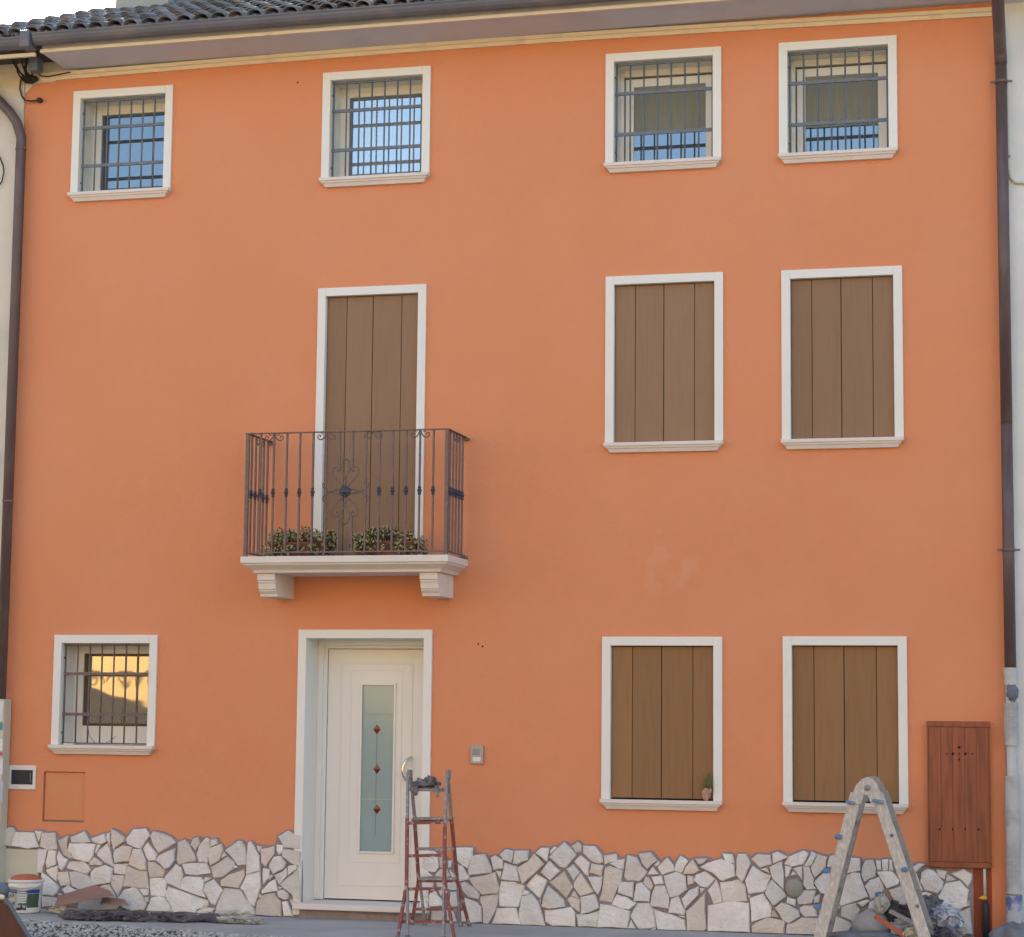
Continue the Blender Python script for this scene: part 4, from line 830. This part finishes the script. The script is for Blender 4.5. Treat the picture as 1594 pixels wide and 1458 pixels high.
# cable loop on the ground floor sill
MB().tube([V(a, c, -.05) for a, c in ((138, 1100), (137, 1130), (139, 1146), (148, 1156), (160, 1158), (172, 1153), (180, 1146))], .003, 5).build('loose_cable', M['iron'], None, label='thin grey cable looping over the sill of the barred ground floor window', cat='cable')
a = V(105, 1158, -.02); MB().box(a.x - .03, a.x + .06, -.04, .0, RC['w8'][2] + .001, RC['w8'][2] + .012).build('wood_offcut', M['moulding'], None, bevel=.002, label='small pale wood offcut lying on the barred ground floor sill', cat='offcut')

# ------------------------------------------------------------------ red and grey trestle ladder in front of the door
def gp(px, py, Y): return V(px, py, Y)
lad = thing('trestle_ladder', (V(665, 1440, -.8).x, -.8, 0), 'paint splashed red and grey steel trestle ladder in front of the white door', 'ladder')
YT, YF, YB = -.82, -1.32, -.30        # depth of the hinge, the front feet, the rear feet
zT = V(637, 1203, YT).z
def fy(z): return YT + (YF - YT) * (1 - z / zT)
def by_(z): return YT + .05 + (YB - YT - .05) * (1 - z / zT)
def onf(px, py, f):       # point of the leaning frame f seen at px, py
    Y = YT
    for _ in range(12):
        p = V(px, py, Y); Y = f(p.z)
    return V(px, py, Y)
def rail(pts, f, m_, name='rail', w_=.024, h_=.030):
    P_ = [onf(a, c, f) for a, c in pts]
    for a, c in zip(P_[:-1], P_[1:]): MB().beam(a, c, w_, h_).build(name, m_, lad, bevel=.003)
    return P_
RD, GR = M['ladder_red'], M['ladder_grey']
# front frame
rail([(635, 1203), (634, 1278)], fy, GR, w_=.020); rail([(634, 1272), (632.6, 1387)], fy, RD)
rail([(696, 1199), (692.5, 1282)], fy, GR, w_=.020); rail([(692.3, 1276), (691.8, 1385)], fy, RD)
def foot(px, pyg, f_guess):   # where a leg meets the ground below the picture
    g_ = G(px, pyg); return g_
def leg(pa, f, gx, Y, m_, w_=.022):
    a = onf(*pa, f); t = V(gx, 1458, Y); MB().beam(a, (t.x, Y, .0), w_, .028).build('leg', m_, lad, bevel=.003)
    MB().box(t.x - .014, t.x + .014, Y - .018, Y + .018, .0, .025).build('foot', M['iron'], lad, bevel=.004)
leg((631, 1386), fy, 619, YF - .05, RD); leg((634.3, 1380), fy, 634.5, YF, GR, .018)
leg((694, 1386), fy, 708, YF - .05, RD); leg((690.6, 1380), fy, 691, YF, GR, .018)
def rung(a, c, f, m_, name='rung', w_=.022, h_=.024):
    p, q = onf(*a, f), onf(*c, f); MB().beam(p, q, w_, h_, (0, 1, 0)).build(name, m_, lad, bevel=.002)
rung((634, 1281), (692, 1280), fy, RD); rung((633, 1332), (692, 1331), fy, RD); rung((633, 1383.5), (692, 1383), fy, RD); rung((623, 1434.5), (704, 1434.5), fy, RD)
# rear frame
rail([(639, 1200), (645.5, 1275)], by_, GR, w_=.020); rail([(645, 1270), (651.7, 1370)], by_, RD)
rail([(697.5, 1202), (702.7, 1276)], by_, GR, w_=.020); rail([(702.3, 1271), (712, 1372)], by_, RD)
leg((651.5, 1368), by_, 641, YB + .03, RD); leg((654, 1372), by_, 661, YB, GR, .018)
leg((711, 1368), by_, 730.5, YB + .03, RD); leg((712.3, 1380), by_, 717, YB, GR, .018)
rung((645, 1274), (703, 1273), by_, GR, h_=.05); rung((650, 1321), (708, 1321), by_, GR, h_=.05); rung((652, 1367.5), (711, 1367.5), by_, GR, h_=.045); rung((645, 1415), (723, 1415), by_, RD)
rung((641, 1277), (703, 1276), by_, RD); rung((652, 1371), (711, 1371), by_, RD)
# top platform and hinges
a, c = V(637, 1228, YT), V(691, 1227, YT); MB().box(a.x, c.x, YT - .04, YT + .07, a.z - .014, a.z + .012).build('platform', GR, lad, bevel=.004)
for px in (637, 697):
    c = V(px, 1206, YT); MB().box(c.x - .010, c.x + .012, YT - .03, YT + .06, c.z - .03, c.z + .04).build('hinge', GR, lad, bevel=.008)
c = V(664, 1221, YT); b = MB(); b.blob((c.x, YT, c.z + .004), (.10, .06, .035), 6, .35, 2.6, 16, fold=True); b.blob((c.x + .025, YT, c.z + .03), (.05, .04, .03), 8, .4, 3, 12, fold=True)
b.blob((c.x - .07, YT - .05, c.z - .04), (.022, .012, .045), 3, .3, 3, 8, fold=True); b.blob((c.x + .10, YT - .05, c.z - .045), (.020, .012, .05), 5, .3, 3, 8, fold=True)
b.build('rag', M['rag'], None, label='dirty grey rag draped over the top of the trestle ladder', cat='rag')

# ------------------------------------------------------------------ aluminium A ladder on the right
al = thing('folding_ladder', (V(1350, 1440, -.8).x, -.8, 0), 'open aluminium folding ladder splashed with plaster, standing in front of the shuttered window', 'ladder')
YN, YFAR = -.95, -.52
def aleg(top, bot, Y, m_, w_=.085, d_=.03, name='rail'):
    a = V(*top, Y); c = V(*bot, Y); t = a.z / (a.z - c.z); f = a.lerp(c, t); f.z = .0
    MB().beam(a, f, w_, d_).build(name, m_, al, bevel=.006); return a, f
A1 = aleg((1333, 1235), (1276, 1458), YN, M['alu'])
A2 = aleg((1365, 1235), (1439, 1458), YN, M['alu'])
dxf = YFAR
B1 = []
for (a, f) in (A1, A2):
    p, q = a.copy(), f.copy(); p.y = q.y = YFAR; MB().beam(p, q, .085, .03).build('rail', M['alu_dark'], al, bevel=.006)  # far rail in the darker copy, shade painted in
    # inner channel edge of the near rail, its shade put into the colour
    p, q = a.copy(), f.copy(); p.y = q.y = YN + .03; 
    s_ = .034; MB().beam(p + Vector((s_, 0, 0)), q + Vector((s_, 0, 0)), .012, .06).build('channel', M['alu_dark'], al, bevel=.002)
    for k in (.2, .42, .64, .86):
        r_ = a.lerp(f, k); MB().beam((r_.x, YN + .015, r_.z), (r_.x, YFAR - .015, r_.z), .028, .028, (1, 0, 0)).build('rung', M['alu_dark'], al, bevel=.004)
for Y, mm in ((YN - .004, M['alu']), (YFAR, M['alu_dark'])):
    pts = [(1324, 1252), (1327, 1236), (1333, 1222), (1342, 1212), (1350, 1209), (1359, 1212), (1366, 1222), (1372, 1236), (1377, 1252), (1357, 1252), (1351, 1237), (1345, 1237), (1341, 1252)]
    q = [V(a, c, YN) for a, c in pts]; vs = [(p.x, Y - .022, p.z) for p in q] + [(p.x, Y + .022, p.z) for p in q]; n = len(q)
    MB().add(vs, [tuple(range(n)), tuple(range(2*n-1, n-1, -1))] + [(i, (i+1) % n, n + (i+1) % n, n + i) for i in range(n)]).build('hinge', mm, al, bevel=.004)
c = V(1350, 1226, YN - .03); MB().lathe((c.x, YN - .03, c.z), [(0, -.008), (.022, -.006), (.024, .01)], 14, 'y').build('hinge_pin', M['alu_dark'], al)
for px, py, wd in ((1324, 1249, .07), (1367, 1247, .08)):
    c = V(px, py, YN - .03); MB().beam((c.x - wd/2, c.y, c.z + .006), (c.x + wd/2, c.y, c.z - .004), .022, .05).build('locking_pad', M['blue_pad'], al, bevel=.006)
for px, py in ((1305, 1302), (1286, 1355), (1272, 1411), (1409, 1353)):
    c = V(px, py, YN - .01); MB().blob((c.x, c.y - .012, c.z), (.028, .02, .02), px % 7, .2, 2, 7).build('rung_cap', M['blue_pad'], al)
for k, (px, py) in enumerate(((1388, 1300), (1428, 1410))):
    c = V(px, py, YN - .02); MB().lathe((c.x, YN - .018, c.z), [(0, -.008), (.012, -.006), (.013, .004)], 10, 'y').build('bolt', M['iron'], al)

# ------------------------------------------------------------------ left corner: bucket, boards, tarpaulin
bc = V(39, 1418, -.42); bkt = thing('paint_bucket', (bc.x, -.42, 0), 'white plastic paint bucket with a printed label, standing by the pale panel', 'bucket')
r0 = (V(62, 1400, -.42).x - V(17, 1400, -.42).x) / 2; hb = V(39, 1368, -.42).z
b = MB(); b.lathe((bc.x, -.42, 0), [(0, .004), (r0 * .93, .004), (r0 * .96, .02), (r0 * 1.06, hb - .06), (r0 * 1.1, hb - .058), (r0 * 1.1, hb - .045), (r0 * 1.07, hb - .043), (r0 * 1.08, hb - .02), (r0 * 1.12, hb - .018), (r0 * 1.12, hb), (r0 * 1.05, hb), (r0 * 1.0, hb - .03)], 32)
b.build('shell', M['plastic_white'], bkt)
b = MB(); b.lathe((bc.x, -.42, 0), [(r0 * 1.04, hb - .012), (r0 * .95, hb + .012), (r0 * .6, hb + .034), (0, hb + .042)], 32); b.build('contents', M['orange_stick'], bkt)
def wrap(z0, z1, a0, a1, rr, name, m_, n=20):
    b = MB(); vs = []
    for i in range(n + 1):
        a = R(a0 + (a1 - a0) * i / n)
        for z in (z0, z1):
            r_ = r0 * (.96 + .10 * (z - .02) / (hb - .08)) + rr; vs.append((bc.x + r_ * math.cos(a), -.42 + r_ * math.sin(a), z))
    b.add(vs, [(2*i, 2*i+2, 2*i+3, 2*i+1) for i in range(n)], True); return b.build(name, m_, bkt, fix=False)
wrap(.05, hb - .075, 185, 350, .002, 'label_sheet', mat('bucket_label_print', (.36, .42, .46), .5, .15, 10, second=(.10, .14, .12), fac=.58, sscale=12, sharp=.03))
wrap(hb - .105, hb - .078, 185, 350, .004, 'label_band', mat('blue_label_band', (.03, .06, .28), .5, .05, 10))
wrap(.07, .17, 215, 258, .005, 'label_picture', mat('label_picture_print', (.50, .49, .40), .5, .2, 20, second=(.15,.17,.12), fac=.5, sscale=30, sharp=.03))
for k in range(8): wrap(.09 + k * .02, .098 + k * .02, 268, 300, .005, 'label_line', M['plastic_white'], 8)
wrap(.05, hb - .11, 303, 348, .004, 'label_side', mat('green_label_side', (.06, .10, .06), .5, .2, 10))
wrap(.03, .07, 225, 300, .006, 'label_foot', mat('label_foot_print', (.4, .42, .4), .5, .2, 30, second=(.04,.04,.04), fac=.5, sscale=40, sharp=.02))
b = MB(); pts = [(bc.x + r0 * 1.13 * math.cos(R(t)), -.42 + r0 * 1.13 * math.sin(R(t)), hb - .04 - .05 * math.sin(R(t - 180))) for t in range(180, 361, 12)]; b.tube(pts, .003, 5); b.build('bail_handle', M['steel'], bkt)

def slab(pts, th, name, m_, label, cat, bend=0):
    p = [Vector(v) for v in pts]; nrm = (p[1] - p[0]).cross(p[2] - p[0]).normalized()
    if nrm.z < 0: nrm = -nrm
    n = len(p); vs = [v for v in p] + [v + nrm * th for v in p]
    return MB().add(vs, [tuple(range(n)), tuple(range(2*n-1, n-1, -1))] + [(i, (i+1) % n, n + (i+1) % n, n + i) for i in range(n)]).build(name, m_, None, bevel=.002, label=label, cat=cat)
def gy(px, py): return G(px, py)
# the tarpaulin roll lying on the pavement
ta, tb = G(88, 1432), G(345, 1437)
b = MB(); pts = []; rr = []; n = 26
for i in range(n + 1):
    t = i / n; p = ta.lerp(tb, t); pts.append((p.x, p.y + .03 + .02 * math.sin(i * .9), .033 + .008 * math.sin(i * 1.7))); rr.append(.034 + .012 * noise.noise(Vector((i * .5, 2, 0))) + .008 * math.sin(i * 1.1))
rr[0] = rr[-1] = .012
b.tube(pts, rr, 12); b.tube([(p[0] + .06, p[1] + .07, p[2] * .8) for p in pts[3:-3]], .028, 10)
for i in range(9):
    q = pts[2 + i * 2]; b.blob((q[0] + .03, q[1] - .01, .03), (.10, .05, .035), i, .5, 3, 9, flat=-.03, fold=True)
b.build('tarpaulin_roll', M['tarp'], None, label='long dark grey rolled tarpaulin lying on the pavement before the stones', cat='tarpaulin')
a, c, d, e = G(84, 1427), G(150, 1420), G(178, 1412), G(118, 1424)
slab([(a.x, a.y, .075), (V(176, 1406, -.3).x, -.30, .15), (V(172, 1410, -.12).x, -.14, .17), (V(146, 1398, -.10).x, -.10, .21), (V(90, 1415, -.3).x, -.30, .13)], .006, 'cardboard', M['board'], 'bent brown cardboard sheet resting on the tarpaulin beside the bucket', 'cardboard')
slab([(V(158, 1420, -.3).x, -.34, .078), (V(205, 1420, -.25).x, -.30, .075), (V(192, 1412, -.12).x, -.12, .105), (V(160, 1408, -.12).x, -.12, .12)], .005, 'cardboard', M['board'], 'flat pale brown cardboard scrap on the tarpaulin, right of the bent sheet', 'cardboard')
b = MB(); c = V(107, 1402, -.2); b.beam((c.x - .05, -.22, c.z - .04), (c.x + .05, -.2, c.z + .05), .02, .02); b.build('brush', M['plastic_white'], None, bevel=.005, label='small white and purple brush leaning on the stones', cat='brush')
c = G(92, 1424); MB().blob((c.x - .05, -.35, .025), (.12, .06, .03), 12, .5, 3, 12, flat=-.022, fold=True).build('crumpled_paper', M['panel'], None, label='crumpled yellowish paper beside the paint bucket', cat='paper')
c = G(360, 1436); b = MB(); b.blob((c.x, c.y + .02, .03), (.17, .10, .045), 14, .5, 3, 20, flat=-.028, fold=True); b.blob((c.x + .12, c.y, .02), (.13, .08, .025), 17, .5, 3, 16, flat=-.018, fold=True)
b.build('plastic_sheet', M['film'], None, label='crumpled pale plastic sheet at the right end of the rolled tarpaulin', cat='plastic sheet')
# brown board with grey edge poking into the lower left corner
Yc = -2.6
def W_(px, py, y=Yc): return V(px, py, y)
q = [W_(-60, 1385), W_(0, 1402), W_(12, 1410), W_(50, 1470), W_(60, 1500), W_(-60, 1500)]
ch = thing('site_panel', (W_(-20, 1458).x, Yc, 0), 'brown metal panel with a blue-grey rim leaning in at the lower left corner', 'panel')
vs = [(p.x, Yc, p.z) for p in q] + [(p.x - .03, Yc + .05, p.z) for p in q]; n = len(q)
MB().add(vs, [tuple(range(n)), tuple(range(2*n-1, n-1, -1))] + [(i, (i+1) % n, n + (i+1) % n, n + i) for i in range(n)]).build('panel', M['foreground_board'], ch, bevel=.003)
MB().tube([W_(-60, 1378), W_(-2, 1396), W_(13, 1405), W_(50, 1466), W_(62, 1496)], [.016]*5, 8).build('rim', M['bluegrey'], ch)
MB().blob(W_(2, 1386, Yc + .05), (.06, .04, .055), 3, .2, 2, 10).build('knob', M['bluegrey'], ch)
c = W_(2, 1396, Yc - .03); MB().blob(c, (.028, .01, .018), 5, .2, 2, 8).build('tag', M['moulding'], ch)

# ------------------------------------------------------------------ right corner: builders' rubbish under the ladder
def J(px, py, Y): return V(px, py, Y)
c = J(1356, 1440, -.42); MB().blob((c.x, -.42, c.z), (.135, .11, .115), 21, .12, 1.6, 20, flat=-.16).build('plaster_bag', M['bag'], None, label='round pale grey plaster bag between the feet of the aluminium ladder', cat='bag')
c = J(1371, 1408, -.44); b = MB(); b.blob((c.x, -.44, c.z), (.055, .045, .065), 22, .3, 2.4, 12, fold=True)
ob = b.build('work_glove', M['film'], None, label='pale striped crumpled work glove on top of the plaster bag', cat='glove')
c = J(1368, 1392, -.38); MB().blob((c.x, -.38, c.z), (.03, .03, .02), 23, .2, 2, 8).build('bottle_cap', M['blue_pad'], None, label='small blue cap above the striped glove', cat='cap')
a, c = J(1362, 1426, -.58), J(1424, 1466, -.80); b = MB(); b.beam(a, c, .035, .018); b.build('orange_batten', M['orange_stick'], None, bevel=.003, label='thin orange painted batten lying across the rubbish', cat='batten')
a, c = J(1376, 1385, -.2), J(1400, 1420, -.35); MB().beam(a, c, .03, .012).build('wood_strip', M['board'], None, bevel=.002, label='short pinkish wood strip leaning on the stones behind the rubbish', cat='wood strip')
a, c = J(1386, 1418, -.5), J(1452, 1452, -.62); b = MB(); b.beam(a, c, .03, .05); b.build('grey_batten', M['alu_dark'], None, bevel=.003, label='grey metal profile lying beside the orange batten', cat='metal profile')
c = J(1343, 1456, -.62); MB().blob((c.x, -.62, max(.03, c.z)), (.25, .12, .035), 31, .25, 2, 18, flat=-.028).build('grey_sheeting', M['slate'], None, label='flat blue-grey sheeting on the ground in front of the plaster bag', cat='sheeting')
for i, (px, py, Y, r_, mm, lb, ct) in enumerate((
    (1396, 1424, -.36, (.10, .07, .07), 'tarp', 'dark crumpled cloth heap behind the orange batten', 'cloth'),
    (1408, 1440, -.45, (.09, .06, .045), 'film_blue', 'small blue crumpled plastic beneath the ladder leg', 'plastic'),
    (1448, 1412, -.30, (.085, .06, .075), 'slate', 'dusty grey cloth heap right of the ladder leg', 'cloth'),
    (1472, 1431, -.38, (.105, .08, .085), 'film_blue', 'blue and white crumpled plastic bag on the rubbish heap', 'plastic bag'),
    (1442, 1440, -.34, (.07, .05, .05), 'bag', 'grey crumpled paper sack beside the blue and white bag', 'sack'),
    (1420, 1452, -.80, (.055, .05, .03), 'panel', 'yellowish crushed carton beside the ladder foot', 'carton'),
    (1464, 1453, -.50, (.11, .07, .04), 'tarp', 'dark rubbish sheet under the blue and white bag', 'sheet'),
    (1492, 1446, -.32, (.05, .05, .05), 'film', 'pale plastic scrap at the right end of the heap', 'plastic scrap'))):
    c = J(px, py, Y); z = max(c.z, r_[2] * .8); MB().blob((c.x, Y, z), r_, 40 + i, .45, 2.6, 16, flat=-z + .002, fold=True).build('rubbish_' + ct.replace(' ', '_'), M[mm], None, label=lb, cat=ct)
a, c = J(1476, 1440, -.5), J(1500, 1470, -.6); MB().beam(a, c, .025, .02).build('metal_bar', M['slate'], None, bevel=.003, label='short dusty metal bar sloping down from the heap', cat='bar')
c = J(1368, 1394, -.3)
# plaster / mortar heap at the lower right corner
c = J(1580, 1462, -.45); MB().blob((c.x, -.45, .02), (.17, .14, .17), 51, .3, 1.8, 18, flat=-.018).build('mortar_heap', M['slate'], None, label='dark grey mortar heap at the foot of the wrapped pipe', cat='heap')

# ------------------------------------------------------------------ newspaper wrapped round the pipe foot
def sleeve(pa, pb, r_, name, m_, label, seed, wob=.006):
    za, zb = Z(1575, pa, -.09), Z(1575, pb, -.09); b = MB(); n = 22; L_ = 10; vs = []
    for i in range(L_ + 1):
        z = zb + (za - zb) * i / L_
        for k in range(n):
            a = 2 * math.pi * k / n; q = r_ + wob * noise.noise(Vector((math.cos(a) * 2, math.sin(a) * 2 + seed, z * 6)))
            vs.append((pxr + q * math.cos(a), -.09 + q * math.sin(a), z))
    b.add(vs, [(i*n+k, i*n+(k+1)%n, (i+1)*n+(k+1)%n, (i+1)*n+k) for i in range(L_) for k in range(n)], True)
    return b.build(name, m_, None, label=label, cat='wrapping', fix=False)
sleeve(1039, 1066, .052, 'tape_wrap', M['pipe_wrap'], 'white tape wrap at the top of the covered pipe', 1)
sleeve(1094, 1160, .052, 'newspaper_wrap', M['paper'], 'newspaper sheet wrapped round the pipe, upper one', 2)
sleeve(1207, 1391, .054, 'newspaper_wrap', M['paper'], 'long newspaper sheet wrapped round the pipe beside the red cabinet', 3)
sleeve(1393, 1470, .060, 'newspaper_wrap', mat('colour_newsprint', (.45, .46, .50), .8, .1, 20, second=(.12, .17, .34), fac=.52, sscale=7, sharp=.03), 'coloured newspaper sheet wrapped round the pipe near the ground', 4)
c = V(1576, 1078, -.15); MB().blob((c.x, -.14, c.z), (.042, .03, .055), 9, .5, 2.2, 12).build('cloth_wad', M['slate'], None, label='grey cloth wad tied to the pipe between the tape and the newspaper', cat='cloth')
